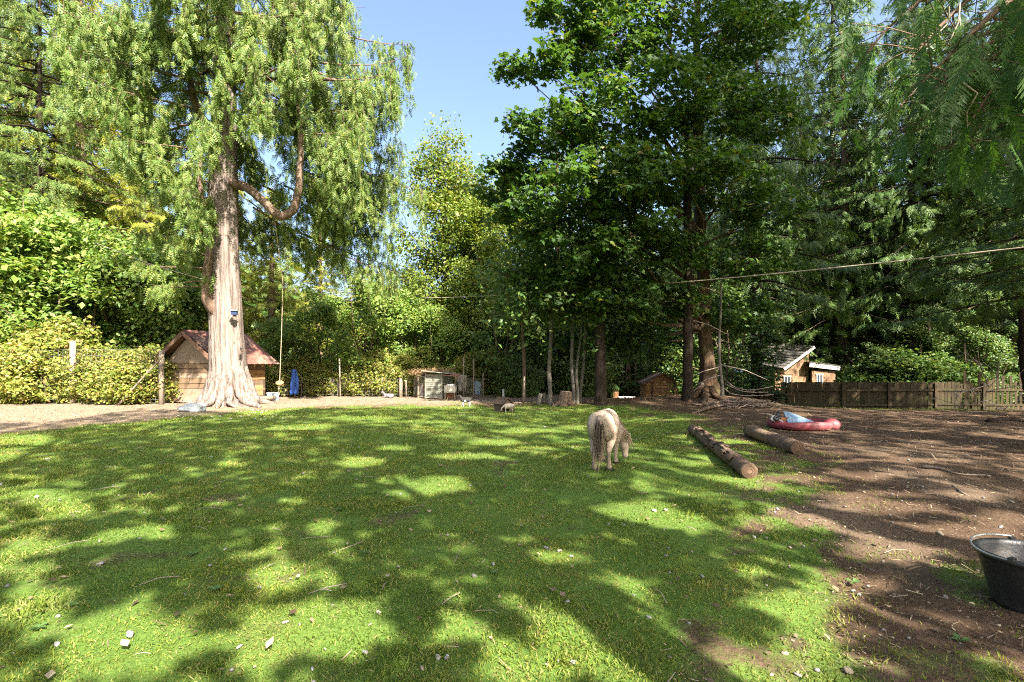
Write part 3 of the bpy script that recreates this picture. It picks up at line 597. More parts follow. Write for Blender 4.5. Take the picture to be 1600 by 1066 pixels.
put('tallcedar', 'cedar_tree', 1182, 29, 27, 24, 'dark hemlock-like cedar right of the maple, above the fir sapling', 'tree', wide=1.0)
put('tallcedar', 'cedar_tree', 1600, 31, 26, 24, 'dark cedar whose boughs fill the right side above the ragged fence end', 'tree', wide=1.25)
put('tallcedar', 'cedar_tree', 1425, 35, 27, 24, 'dark cedar between the house and the near fronds', 'tree', wide=1.15)
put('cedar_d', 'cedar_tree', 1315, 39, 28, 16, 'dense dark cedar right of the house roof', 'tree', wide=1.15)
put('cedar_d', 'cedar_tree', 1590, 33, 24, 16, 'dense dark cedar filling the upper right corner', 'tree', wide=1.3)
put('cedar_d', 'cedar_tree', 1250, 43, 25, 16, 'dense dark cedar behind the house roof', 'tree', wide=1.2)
put('tallcedar', 'cedar_tree', 1130, 40, 29, 24, 'tall dark cedar behind the top of the maple', 'tree')

# ---- far wood: one mass
fw = MB(); nfw = 26000
ang = rng.uniform(-1.25, 1.25, nfw); dist = rng.uniform(52, 78, nfw)
fx = np.sin(ang) * dist; fy = np.cos(ang) * dist
pxs = PX0 + F * fx / fy
topz = np.interp(pxs, [-800, 150, 400, 560, 640, 760, 900, 1200, 3000], [19, 18, 11, 7.5, 7.0, 9, 15, 17, 20]) * (1 + 0.16 * fnoise(fx, fy, 3.0))
fz = rng.uniform(0, 1, nfw) ** 0.8 * topz + terr(fx, fy)
fw.add(*leaves(np.stack([fx, fy, fz], 1), 1.5, CARD, CARD_F, 0.6, 0.5))
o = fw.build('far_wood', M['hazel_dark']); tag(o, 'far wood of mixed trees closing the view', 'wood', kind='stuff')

# ------------------------------------------------------------------ the big cedar
CX, CY = (360 - PX0) / F * 17.6, 17.6
ce = empty('cedar_tree', (CX, CY, gz(CX, CY)), 0, 'huge old cedar with pale flared fluted trunk and drooping boughs at left', 'tree')
zs = np.concatenate([np.linspace(-0.2, 2.4, 22), np.linspace(2.6, 20, 46)]); na = 72
th = np.arange(na) * 2 * math.pi / na
Vt = []
for z in zs:
    r0 = np.interp(z, [-0.2, 0, 0.3, 0.7, 1.3, 2.2, 4, 7, 10, 14, 20], [0.62, 0.56, 0.53, 0.51, 0.50, 0.49, 0.48, 0.44, 0.36, 0.26, 0.10])
    fl = np.interp(z, [0, 0.5, 1.2, 2.5, 5, 20], [0.62, 0.36, 0.13, 0.07, 0.05, 0.03])
    flute = np.maximum.reduce([np.exp(-((np.angle(np.exp(1j * (th - a0 - 0.05 * z)))) / wd) ** 2) * hh for a0, wd, hh in
            [(3.25, 0.30, 1.7), (4.05, 0.17, 0.75), (4.42, 0.14, 0.9), (4.85, 0.18, 1.0), (5.25, 0.13, 0.7), (5.85, 0.34, 1.75), (0.6, 0.3, 1.1), (1.5, 0.3, 1.0), (2.4, 0.3, 1.2)]])
    rr = r0 * (1 - 0.5 * fl + fl * flute * 1.45 + 0.03 * np.sin(17 * th + 0.6 * z + 0.8 * math.sin(z)) + 0.03 * np.sin(29 * th - 0.4 * z + math.sin(1.7 * z)) + 0.02 * fnoise(th * 3, z * 0.5 + 0 * th, 0.8) + 0.012 * rng.normal(0, 1, na))
    cx = np.interp(z, [0, 2, 5, 9, 20], [0.05, -0.10, -0.24, -0.22, -0.1])
    Vt.append(np.stack([cx + rr * np.cos(th), rr * np.sin(th), np.full(na, z)], 1))
Vt = np.concatenate(Vt); i = np.arange(len(zs) - 1)[:, None] * na; j = np.arange(na)[None]; j2 = (j + 1) % na
Aq = (i + j).ravel(); Bq = (i + j2).ravel(); Cq = (i + na + j2).ravel(); Dq = (i + na + j).ravel()
link('trunk', mesh_np('trunk', Vt, np.concatenate([np.stack([Aq, Bq, Cq], 1), np.stack([Aq, Cq, Dq], 1)])), M['cedar_bark'], ce)
base = np.array([CX, CY, gz(CX, CY)])
def cpx(px, py, dy=0.0): return at(px, py, CY + dy) - base
def limb(pts, rad, name='limb', parent=ce, mat='limb_bark', n=8):
    mb = MB(); Q, r = trunk_tube(mb, pts, rad, n, 0.05, 6); mb.build(name, M[mat], parent); return Q
limb([cpx(352, 285), cpx(385, 292, -0.3), cpx(412, 315, -0.6), cpx(438, 341, -0.8), cpx(460, 330, -0.9), cpx(468, 285, -0.9), cpx(470, 225, -0.8), cpx(468, 140, -0.6), cpx(462, 40, -0.5)], [0.20, 0.155, 0.14, 0.145, 0.13, 0.11, 0.10, 0.08, 0.05])
limb([cpx(350, 130), cpx(385, 118, -0.4), cpx(420, 96, -0.8), cpx(446, 80, -0.9), cpx(458, 45, -1.0), cpx(462, -30, -1.0), cpx(460, -120, -1.0)], [0.2, 0.18, 0.17, 0.16, 0.14, 0.11, 0.06])
limb([cpx(345, 500, -0.2), cpx(322, 470, -0.55), cpx(324, 420, -0.7), cpx(330, 380, -0.7), cpx(318, 330, -0.8), cpx(311, 280, -0.9), cpx(318, 210, -1.0)], [0.16, 0.17, 0.13, 0.10, 0.10, 0.08, 0.03])
limb([cpx(340, 210), cpx(318, 190, -0.2), cpx(300, 150, -0.4), cpx(290, 60, -0.5), cpx(285, -60, -0.5)], [0.16, 0.14, 0.11, 0.09, 0.04])
brm = MB(); P0 = []; A0 = []; N0 = []; S0 = []
crng = np.random.default_rng(77)
def bough(st, ang, L, dr, curtain, dens=1.0, up=0.15):
    k = max(5, int(L * 3)); t = np.linspace(0, 1, k); d = np.array([math.cos(ang), math.sin(ang), 0]); sd = np.array([-d[1], d[0], 0])
    B = st[None] + d[None] * (L * t)[:, None] + sd[None] * (crng.normal(0, 0.14 * L) * t ** 2)[:, None]
    B[:, 2] += L * (up * t - dr * t ** 1.7 + 0.16 * t ** 5)
    brm.tube(B, np.linspace(0.012 + 0.009 * L, 0.005, k), 5, False)
    nn = max(3, int(L * 2.6 * dens))
    for x in np.sqrt(crng.uniform(0.06, 1, nn)):
        c = np.array([np.interp(x, t, B[:, w_]) for w_ in range(3)]); s = crng.choice([-1, 1])
        out = (sd * s * crng.uniform(0.1, 1.0) + d * crng.uniform(0.0, 0.6)) * (0.22 * L * (1.1 - x) + 0.18)
        ln = curtain * crng.uniform(0.35, 1.0); m = 6
        tt = np.linspace(0, 1, m)
        Bb = c[None] + out[None] * np.sqrt(tt)[:, None]; Bb[:, 2] -= ln * tt ** 1.3
        brm.tube(Bb, np.linspace(0.012, 0.003, m), 3, False)
        ns = max(8, int((ln + 0.4) * (10 if st[2] > 14 else 18 if math.cos(ang) > 0.3 else 26))); yy = crng.uniform(0, 1, ns)
        p = np.stack([np.interp(yy, tt, Bb[:, w_]) for w_ in range(3)], 1) + crng.normal(0, 0.10, (ns, 3))
        a = crng.normal(0, 0.30, (ns, 3)); a[:, 2] -= 1.0
        P0.append(p); A0.append(a); n2 = crng.normal(0, 0.8, (ns, 3)); n2[:, 2] *= 0.5; n2 += 0.6 * SUN[None]; N0.append(n2); S0.append(0.34 * crng.uniform(0.55, 1.3, ns))
for b in range(135):
    z = 6.2 + 13.6 * (b / 135) ** 0.95; ang = b * 2.39996 + crng.normal(0, 0.3)
    right = max(0, math.cos(ang))
    L = (4.6 + 2.0 * right) * (1 - max(0, z - 11) / 16) * crng.uniform(0.62, 1.05)
    if z < 8 and math.sin(ang) < -0.3: L *= 0.6
    bough(np.array([-0.2, 0, z]), ang, L, 0.42 + 0.1 * right, 1.1 + 1.1 * right, 1.0)
for px, py, ang, L, dr, cu in [(345, 245, 0.15, 5.4, 0.42, 2.2), (345, 215, -0.25, 5.8, 0.40, 2.2), (345, 180, 0.4, 6.0, 0.35, 2.4), (345, 260, 0.7, 5.0, 0.40, 2.2), (345, 130, -0.1, 6.2, 0.3, 2.4), (345, 150, -0.5, 5.6, 0.35, 1.9), (345, 90, 0.1, 6.3, 0.28, 2.3),
        (345, 190, 3.0, 4.4, 0.35, 1.5), (345, 150, 3.4, 4.6, 0.30, 1.4), (345, 110, 2.8, 4.6, 0.30, 1.5), (345, 60, 3.3, 4.8, 0.28, 1.5), (345, 60, -0.3, 6.2, 0.28, 2.2), (345, 20, 0.2, 6.4, 0.26, 2.2), (345, 20, 2.9, 4.6, 0.26, 1.6), (345, 100, 3.9, 4.0, 0.3, 1.3), (345, 60, 4.6, 3.4, 0.3, 1.2), (345, 20, 5.2, 4.4, 0.3, 1.4), (345, -40, 4.9, 4.4, 0.3, 1.5),
        (350, 100, 4.5, 2.6, 0.3, 1.2), (350, 70, 4.9, 2.8, 0.3, 1.2), (350, 110, 5.3, 2.6, 0.3, 1.1), (350, 40, 4.2, 3.0, 0.3, 1.3), (350, 0, 4.7, 3.2, 0.3, 1.4), (350, 30, 5.0, 2.9, 0.3, 1.3), (350, 85, 3.9, 2.8, 0.3, 1.2), (468, 230, 0.4, 2.6, 0.5, 1.7), (468, 180, -0.6, 2.8, 0.45, 1.6), (466, 300, 0.9, 2.2, 0.5, 1.5), (466, 120, 0.1, 3.4, 0.4, 2.0),
        (320, 300, 3.6, 1.3, 0.35, 0.7), (325, 290, 4.6, 1.1, 0.3, 0.6), (318, 320, 2.9, 1.4, 0.35, 0.7), (325, 420, 3.5, 1.9, 0.3, 0.55), (325, 400, 4.4, 1.3, 0.28, 0.5), (328, 430, 5.6, 0.7, 0.28, 0.4), (322, 440, 3.0, 2.0, 0.35, 0.6), (325, 450, 3.9, 1.5, 0.35, 0.5)]:
    bough(cpx(px, py, -0.3), ang, L, dr, cu, 1.25)
bv, bf = brm.arrays(); wv = bv + base; qx = PX0 + F * wv[:, 0] / wv[:, 1]; qy = PY0 - F * (wv[:, 2] - CAM_H) / wv[:, 1]
bad = ((qx > 372) & (qx < 482) & (qy > 190) & (qy < 380) & (wv[:, 1] < CY + 1.0)) | ((qx > 335) & (qx < 400) & (qy > 270) & (wv[:, 1] < CY)) | ((qx > 330) & (qx < 384) & (qy > 60) & (wv[:, 1] < CY - 0.2))
link('branches', mesh_np('branches', bv, bf[~bad[bf].any(1)]), M['limb_bark'], ce)['kind'] = 'stuff'
for a0, r_, L_ in [(3.45, 0.20, 1.25), (4.1, 0.13, 0.95), (4.45, 0.14, 1.0), (4.85, 0.15, 1.05), (5.2, 0.12, 0.9), (5.75, 0.20, 1.45), (0.3, 0.18, 1.1), (1.4, 0.16, 1.0), (2.5, 0.16, 1.1)]:
    d_ = np.array([math.cos(a0), math.sin(a0), 0]); q_ = np.array([-d_[1], d_[0], 0]); mb = MB()
    trunk_tube(mb, [d_ * 0.38 + (0, 0, 1.25), d_ * 0.52 + (0, 0, 0.75), d_ * 0.66 + (0, 0, 0.32), d_ * (0.72 + 0.3 * L_ * 0.5) + q_ * rng.normal(0, 0.06) + (0, 0, 0.09), d_ * (0.7 + L_ * 0.6) + q_ * rng.normal(0, 0.12) + (0, 0, -0.04)], [r_ * 0.8, r_ * 1.05, r_, r_ * 0.72, r_ * 0.25], 12, 0.06, 7)
    mb.build('root', M['cedar_bark'], ce)
P = np.concatenate(P0); A = np.concatenate(A0); N = np.concatenate(N0); S = np.concatenate(S0)
# no bough hangs in front of the lower trunk
wp = P + base; ppx = PX0 + F * wp[:, 0] / wp[:, 1]; ppy = PY0 - F * (wp[:, 2] - CAM_H) / wp[:, 1]
keep = ~((ppx > 335) & (ppx < 385) & (ppy > 270) & (wp[:, 1] < CY + 0.2)) & ~((ppx > 385) & (ppy > 455)) & ~((ppx < 320) & (ppy > 500))
lucky = crng.uniform(0, 1, len(P)); keep &= ~((ppx > 345) & (ppx < 372) & (ppy > 150) & (wp[:, 1] < CY + 0.2) & (lucky > 0.30)) & ~((ppx > 372) & (ppx < 482) & (ppy > 205) & (ppy < 362) & (wp[:, 1] < CY - 0.2) & (lucky > 0.14))
P, A, N, S = P[keep], A[keep], N[keep], S[keep]
o = link('crown', mesh_np('crown', *stamp(SPRAY, SPRAY_F, P, A, N, S)), M['cedar_sun'], ce); o['kind'] = 'stuff'
CEDAR_TIPS = P + base

# ------------------------------------------------------------------ the big-leaf maple and the reddish trunk it grows with
mx, my = (1103 - PX0) / F * 20.0, 20.0
me = empty('maple_tree', (mx, my, gz(mx, my)), 0, 'bigleaf maple with reddish scarred trunk and huge dark leafy crown', 'tree')
mb0 = np.array([mx, my, gz(mx, my)])
def mpx(px, py, d): return at(px, py, d) - mb0
zs = np.linspace(-0.3, 17, 60); na = 28; th = np.arange(na) * 2 * math.pi / na; Vt = []
for z in zs:
    r0 = np.interp(z, [-0.3, 0.1, 0.5, 1.2, 4, 8, 12, 17], [0.58, 0.44, 0.32, 0.27, 0.24, 0.20, 0.15, 0.08])
    fl = np.interp(z, [0, 0.6, 1.5, 17], [0.32, 0.16, 0.05, 0.03])
    rr = r0 * (1 + fl * np.sin(5 * th + 0.8) + 0.05 * fnoise(th * 2, z + 0 * th, 0.7) + 0.02 * rng.normal(0, 1, na))
    cx = np.interp(z, [0, 1.5, 4, 8, 17], [0.12, 0.03, -0.08, -0.28, -0.35]) + 0.03 * math.sin(z * 1.7)
    Vt.append(np.stack([cx + rr * np.cos(th), rr * np.sin(th), np.full(na, z)], 1))
Vt = np.concatenate(Vt); i = np.arange(len(zs) - 1)[:, None] * na; j = np.arange(na)[None]; j2 = (j + 1) % na
Aq = (i + j).ravel(); Bq = (i + j2).ravel(); Cq = (i + na + j2).ravel(); Dq = (i + na + j).ravel()
link('trunk', mesh_np('trunk', Vt, np.concatenate([np.stack([Aq, Bq, Cq], 1), np.stack([Aq, Cq, Dq], 1)])), M['red_bark'], me)
blobs = [(912, 5, 16, 0.9), (850, 105, 15.5, 0.5), (806, 108, 15.5, 0.35), (848, 15, 15.5, 0.3), (905, 85, 16.5, 1.0), (950, 60, 17, 1.6), (1040, 40, 18, 1.8), (1130, 60, 19, 1.7), (1185, 20, 20, 1.6), (872, 205, 16, 1.0), (818, 188, 16, 0.45), (935, 185, 16.5, 1.6), (1020, 160, 17, 1.8), (1110, 170, 18, 1.7),
    (830, 262, 17, 0.9), (778, 268, 17, 0.5), (880, 300, 16, 1.5), (960, 290, 16.5, 1.7), (1050, 270, 17, 1.7), (1140, 290, 18, 1.5), (1195, 330, 19, 1.2), (835, 345, 18, 1.3), (900, 390, 17, 1.5), (990, 380, 17, 1.6), (1060, 390, 18, 1.3), (1175, 400, 19, 1.3), (880, 460, 18, 1.3),
    (960, 470, 18, 1.4), (1035, 470, 19, 1.2), (1155, 490, 20, 1.1), (835, 435, 20, 1.2), (1000, 535, 20, 1.0), (925, 530, 20, 1.0), (780, 300, 18.5, 0.7), (1190, 180, 19, 1.3), (1000, -80, 18, 1.8), (1100, -80, 19, 1.8), (1180, -90, 20, 1.7), (960, -50, 17, 1.2)]
lm = MB(); lp = []
for px, py, d, r in blobs:
    c = mpx(px, py, d); z0 = max(2.5, c[2] - 0.45 * np.hypot(c[0], c[1]) - 0.3); st = np.array([np.interp(z0, [0, 4, 8, 17], [0, -0.08, -0.28, -0.35]), 0, min(z0, 15.5)])
    mid = (st + c) / 2 + np.array([0, 0, -0.2]) + rng.normal(0, 0.2, 3)
    L = np.linalg.norm(c - st); lm.tube([st, st * 0.6 + mid * 0.4 + (0, 0, 0.1), mid, mid * 0.4 + c * 0.6 + rng.normal(0, 0.1, 3), c], np.array([0.035 + 0.008 * L, 0.03 + 0.006 * L, 0.035, 0.02, 0.01]), 5, False)
    ncl = int(19 * r * r) + 7
    q = unit(ncl) * (rng.uniform(0.25, 1, ncl) ** 0.5)[:, None] * r * np.array([1.08, 1.08, 0.6])
    for e in q[:10]: lm.tube([c, c + e * 0.5 + rng.normal(0, 0.08, 3), c + e], [0.014, 0.009, 0.004], 3, False)
    per = 40; pts = np.repeat(c + q * 1.12, per, 0) + np.clip(rng.normal(0, 0.25, (ncl * per, 3)), -0.45, 0.45) * np.array([1, 1, 0.42]); lp.append(pts)
lm.build('branches', M['limb_bark'], me)['kind'] = 'stuff'
lp = np.concatenate(lp)
order = rng.permutation(len(lp)); lp = lp[order]
wp = lp + mb0; ppx = PX0 + F * wp[:, 0] / wp[:, 1]
front = np.argsort(wp[:, 1] + np.where(ppx > 920, 3.0, 0) + np.where(ppx < 760, 5, 0))[:300]
mask = np.zeros(len(lp), bool); mask[front] = True
o = link('crown', mesh_np('crown', *leaves(lp[~mask], 0.145, MAPLE, MAPLE_F, 0.45, 0.75, 0.38)), M['maple'], me); o['kind'] = 'stuff'
lfm = [mesh_np('leaf', MAPLE * np.array([1, 1, 1 + k]) * 0.19, MAPLE_F) for k in range(3)]
for m_ in lfm: m_.materials.append(M['maple'])
for k, p in enumerate(lp[mask]):
    o = link('leaf', lfm[k % 3], parent=me, loc=p, rot=(rng.normal(-0.5, 0.4), rng.normal(0, 0.4), rng.uniform(0, 6.28))); s = rng.uniform(0.8, 1.3); o.scale = (s, s, s)

# ------------------------------------------------------------------ near cedar at the right whose fronds hang into view
ncx, ncy = 10.5, 7.2
ne = empty('cedar_tree', (ncx, ncy, gz(ncx, ncy)), 0, 'near cedar off to the right with long green fronds hanging into the upper right', 'tree')
nb = np.array([ncx, ncy, gz(ncx, ncy)])
mb = MB(); trunk_tube(mb, [(0, 0, -0.3), (0, 0, 5), (0.1, 0, 12), (0, 0, 20)], [0.65, 0.5, 0.35, 0.05], 14, 0.05, 8); mb.build('trunk', M['cedar_bark'], ne)
def frond_mesh(k):
    """a flat fern-like cedar spray, 1 m long, hanging along -z"""
    r = np.random.default_rng(900 + k); V = []; Fq = []
    def tri(a, b, c): n = len(V); V.extend([a, b, c]); Fq.append((n, n + 1, n + 2))
    bend = r.uniform(0.1, 0.3) * r.choice([-1, 1])
    def ax(t): return np.array([bend * t * t * 0.5, 0.10 * math.sin(3 * t + k), -t])
    for i in range(20): tri(ax(i / 20) + (-0.006, 0, 0), ax(i / 20) + (0.006, 0, 0), ax((i + 1.2) / 20))
    for i in range(26):
        t = 0.03 + 0.93 * i / 26; L = 0.235 * (math.sin(math.pi * min(1, 0.25 + 0.75 * t)) ** 0.8) * r.uniform(0.6, 1.15)
        for s in (-1, 1):
            if r.uniform() < 0.12: continue
            L = L * r.uniform(0.7, 1.2)
            o0 = ax(t); dr = np.array([s * 0.80, r.normal(0, 0.12), -0.62])
            m = 5
            for j in range(m):
                p = o0 + dr * L * j / m + np.array([0, 0, -0.10 * L * (j / m) ** 2]); q = dr * L / m * 1.5; w_ = 0.017 * (1.15 - j / m * 0.6)
                tri(p, p + q * 0.9 + np.array([s * 0.005, 0, -w_ * 1.6]), p + q * 0.75 + np.array([s * w_ * 0.6, 0, w_ * 0.9]))
    return mesh_np('frond', np.array(V), np.array(Fq))
FR = [frond_mesh(k) for k in range(4)]
for m_ in FR: m_.materials.append(M['frond'])
frng = np.random.default_rng(55); bm_ = MB(); nfr = 0
def nbough(pts, n_fr, fl, spread=0.35):
    global nfr
    P = np.array([at(*p) - nb for p in pts]); P = np.concatenate([[np.array([0, 0, P[0][2] + 0.6])], P])
    t = np.linspace(0, len(P) - 1, len(P) * 6); Q = np.stack([np.interp(t, np.arange(len(P)), P[:, k]) for k in range(3)], 1)
    for _ in range(4): Q[1:-1] = (Q[:-2] + 2 * Q[1:-1] + Q[2:]) / 4
    bm_.tube(Q, np.linspace(0.06, 0.008, len(Q)), 6, False)
    for _ in range(int(n_fr * 1.25)):
        u = frng.uniform(0.22, 1.0) * (len(Q) - 1); p = Q[int(u)] + frng.normal(0, spread, 3) * np.array([1, 1, 0.35]); p[2] -= 0.05
        bm_.tube([Q[int(u)], (Q[int(u)] + p) / 2 + (0, 0, 0.04), p], [0.01, 0.007, 0.004], 3, False)
        s = fl * frng.uniform(0.5, 1.25); o = link('frond', FR[nfr % 4], parent=ne, loc=p, rot=(frng.normal(0, 0.20), frng.normal(0, 0.20), frng.uniform(0, 6.28))); o.scale = (s, s, s); nfr += 1
nbough([(1640, -60, 7.0), (1570, -40, 6.8), (1510, 0, 6.6), (1460, 50, 6.5), (1425, 90, 6.4)], 26, 0.65)
nbough([(1650, -30, 6.4), (1590, -10, 6.2), (1530, 40, 6.0), (1480, 90, 6.0), (1440, 130, 6.0)], 28, 0.75)
nbough([(1680, 40, 7.2), (1600, 40, 7.0), (1520, 80, 6.9), (1460, 140, 6.8), (1415, 190, 6.8)], 26, 0.62)
nbough([(1660, 60, 6.6), (1600, 80, 6.6), (1555, 130, 6.5), (1510, 200, 6.5)], 26, 0.7)
nbough([(1700, -140, 7.6), (1600, -150, 7.4), (1520, -120, 7.2), (1450, -70, 7.0), (1400, -30, 7.0)], 22, 0.7)
nbough([(1720, 120, 8.2), (1640, 110, 8.2), (1580, 150, 8.1), (1540, 210, 8.0), (1500, 250, 8.0)], 22, 0.6)
nbough([(1800, 100, 9), (1690, 130, 9), (1620, 190, 9), (1570, 270, 9)], 24, 0.8)
nbough([(1660, 30, 6.8), (1590, 60, 6.7), (1520, 110, 6.6), (1460, 170, 6.5), (1410, 215, 6.5)], 30, 0.62, 0.3)
nbough([(1680, 80, 7.4), (1600, 130, 7.3), (1540, 190, 7.2), (1480, 240, 7.2)], 24, 0.6, 0.3)
nbough([(1640, -80, 7.6), (1540, -60, 7.5), (1450, -10, 7.4), (1380, 50, 7.4), (1335, 110, 7.4)], 26, 0.6, 0.3)
nbough([(1620, 20, 8.4), (1520, 60, 8.4), (1440, 130, 8.3), (1375, 200, 8.3)], 26, 0.6, 0.3)
bm_.build('branches', M['limb_bark'], ne)['kind'] = 'stuff'
# bare hanging twigs among the fronds
mb = MB()
for px, y0, y1 in [(1498, 20, 225), (1440, 60, 70), (1500, 5, 90), (1482, 10, 60), (1530, 20, 60), (1505, 130, 200)]:
    p = at(px, y0, 6.2) - nb; q = at(px + frng.normal(0, 10), y1, 6.2) - nb
    mb.tube([p, (p * 2 + q) / 3 + frng.normal(0, 0.05, 3), (p + 2 * q) / 3 + frng.normal(0, 0.05, 3), q], [0.012, 0.010, 0.008, 0.003], 4, False)
mb.build('dead_twigs', M['dead_twig'], ne)['kind'] = 'stuff'
# upper crown of the near cedar, above the frame
(_, (cv, cf)) = conifer(14.0, 4.2, 70, 0.02, 0.22, 0.7, 0.7, 3.0, 0.2, curtain=1.0, seed=31); cv = cv + np.array([0, 0, 7.5])
wp = cv.reshape(-1, len(SPRAY), 3)[:, 0] + nb; vis = ~sun_ok(wp) | (wp[:, 1] > 0.3) & (PX0 + F * wp[:, 0] / np.maximum(wp[:, 1], .1) < 1640) & (PY0 - F * (wp[:, 2] - CAM_H) / np.maximum(wp[:, 1], .1) > -40)
keepv = np.repeat(~vis, len(SPRAY)); remap = np.cumsum(keepv) - 1; kf = np.repeat(~vis, len(SPRAY_F))
o = link('crown', mesh_np('crown', cv[keepv], remap[cf[kf]]), M['cedar_dark'], ne); o['kind'] = 'stuff'

# ================================================================== built things
def boards(parent, p0, p1, zs_, th, mat, name='board', nrm=None, gap=0.016):
    """horizontal boards between two points, one object per board"""
    p0 = np.array(p0, float); p1 = np.array(p1, float); L = np.linalg.norm(p1 - p0); rz = math.atan2(p1[1] - p0[1], p1[0] - p0[0])
    out = []
    for a, b, m in zs_:
        mb = MB(); mb.box((0, 0, 0), (L, th * rng.uniform(0.85, 1.15), b - a - gap), jit=0.003)
        c = (p0 + p1) / 2; o = mb.build(name, M[m or mat], parent, (c[0] + rng.normal(0, 0.004), c[1] + rng.normal(0, 0.004), (a + b) / 2), (0, rng.normal(0, 0.004), rz), flat=True)
        out.append(o)
    return out
def poly_prism(pts2, th):
    """polygon (x,z) extruded by th along y"""
    n = len(pts2); V = [(x, -th / 2, z) for x, z in pts2] + [(x, th / 2, z) for x, z in pts2]; Fq = []
    for i in range(1, n - 1): Fq += [(0, i, i + 1), (n, n + i + 1, n + i)]
    for i in range(n):
        j = (i + 1) % n; Fq += [(i, n + i, n + j), (i, n + j, j)]
    return np.array(V), np.array(Fq)

# ---- shed behind the big cedar
sx, sy = (258 - PX0) / F * 19.6, 19.6
SH_RZ = math.radians(-20)
sh = empty('wooden_shed', (sx, sy, gz(sx, sy)), SH_RZ, 'small weathered plank shed with rusty red roof behind the big cedar', 'shed')
W, D, EH, RH = 2.7, 2.15, 1.55, 2.68          # gable front along local x
FR_ = [(0.02, 0.55, 'wood_panel'), (0.55, 0.75, None), (0.75, 0.95, None), (0.95, 1.13, 'wood_panel'), (1.13, 1.31, None), (1.31, 1.50, None)]
boards(sh, (0.03, 0, 0), (W - 0.03, 0, 0), FR_, 0.04, 'wood_old', 'plank')
V, Fq = poly_prism([(0.05, 1.505), (W - 0.05, 1.505), (W / 2 + 0.62, 2.10), (W / 2 + 0.2, 2.40), (W / 2 - 0.2, 2.40), (W / 2 - 0.62, 2.10)], 0.04); mb = MB(); mb.add(V, Fq); mb.build('gable_panel', M['wood_panel'], sh, flat=True)
SIDE = [(0.02 + 0.205 * k, 0.02 + 0.205 * (k + 1), 'wood_orange' if k % 3 else None) for k in range(7)]
boards(sh, (W, 0.03, 0), (W, D, 0), SIDE, 0.04, 'wood_old', 'plank'); boards(sh, (0, 0.03, 0), (0, D, 0), SIDE, 0.04, 'wood_old', 'plank')
boards(sh, (0.03, D + 0.02, 0), (W - 0.03, D + 0.02, 0), [(0.02 + 0.25 * k, 0.27 + 0.25 * k, None) for k in range(6)], 0.04, 'wood_old', 'plank')
V, Fq = poly_prism([(0.05, 1.53), (W - 0.05, 1.53), (W / 2, 2.44)], 0.04); mb = MB(); mb.add(V + np.array([0, D + 0.02, 0]), Fq); mb.build('gable_panel', M['wood_panel'], sh, flat=True)
for s in (-1, 1):
    ex = W / 2 + s * (W / 2 + 0.42); ez = EH - 0.10
    a = np.array([W / 2, -0.32, RH]); b = np.array([ex, -0.32, ez]); L = np.linalg.norm(b - a); u = (b - a) / L; nrm = np.array([-u[2] * s, 0, u[0] * s]); nrm = nrm * np.sign(nrm[2])
    for k in range(5):                                   # roof sheets side by side, each with ribs
        y0 = -0.32 + k * (D + 0.62) / 5; y1 = y0 + (D + 0.62) / 5 - 0.006; mb = MB(); n = 9
        Vv = []; Ff = []
        for i in range(n):
            yy = y0 + (y1 - y0) * i / (n - 1); hh = 0.018 * (i % 4 == 0) + 0.004 * (k % 2)
            for t in (-0.01, 1.02): Vv.append(a * (1 - t) + b * t + np.array([0, yy + 0.32, 0]) + nrm * (hh + 0.05))
        for i in range(n - 1):
            q = 2 * i; Ff += [(q, q + 1, q + 3), (q, q + 3, q + 2)]
        mb.add(Vv, Ff); mb.build('roof_sheet', M['roof_red'], sh, flat=True)
    mb = MB(); mb.beam(a + np.array([0, 0.0, -0.06]), b + np.array([0, 0, -0.06]), 0.15, 0.045); mb.build('bargeboard', M['roof_under'], sh, flat=True)
    mb = MB(); mb.box(((a + b) / 2 + np.array([0, (D + 0.62) / 2, 0.015])), (L, D + 0.55, 0.03), R=np.stack([u, [0, 1, 0], np.cross(u, [0, 1, 0])], 1)); mb.build('roof_deck', M['roof_under'], sh, flat=True)
    for yy in np.linspace(0.1, D - 0.1, 6):
        mb = MB(); mb.beam(a * 0.15 + b * 0.85 + np.array([0, yy + 0.32, -0.05]), b + np.array([0, yy + 0.32, -0.05]), 0.09, 0.045); mb.build('rafter_end', M['wood_orange'], sh, flat=True)
for x, y in ((0.03, 0.03), (W - 0.03, 0.03), (0.03, D - 0.03), (W - 0.03, D - 0.03)):
    mb = MB(); mb.box((x, y, 0.72), (0.10, 0.10, 1.44)); mb.build('corner_post', M['wood_dark'], sh, flat=True)
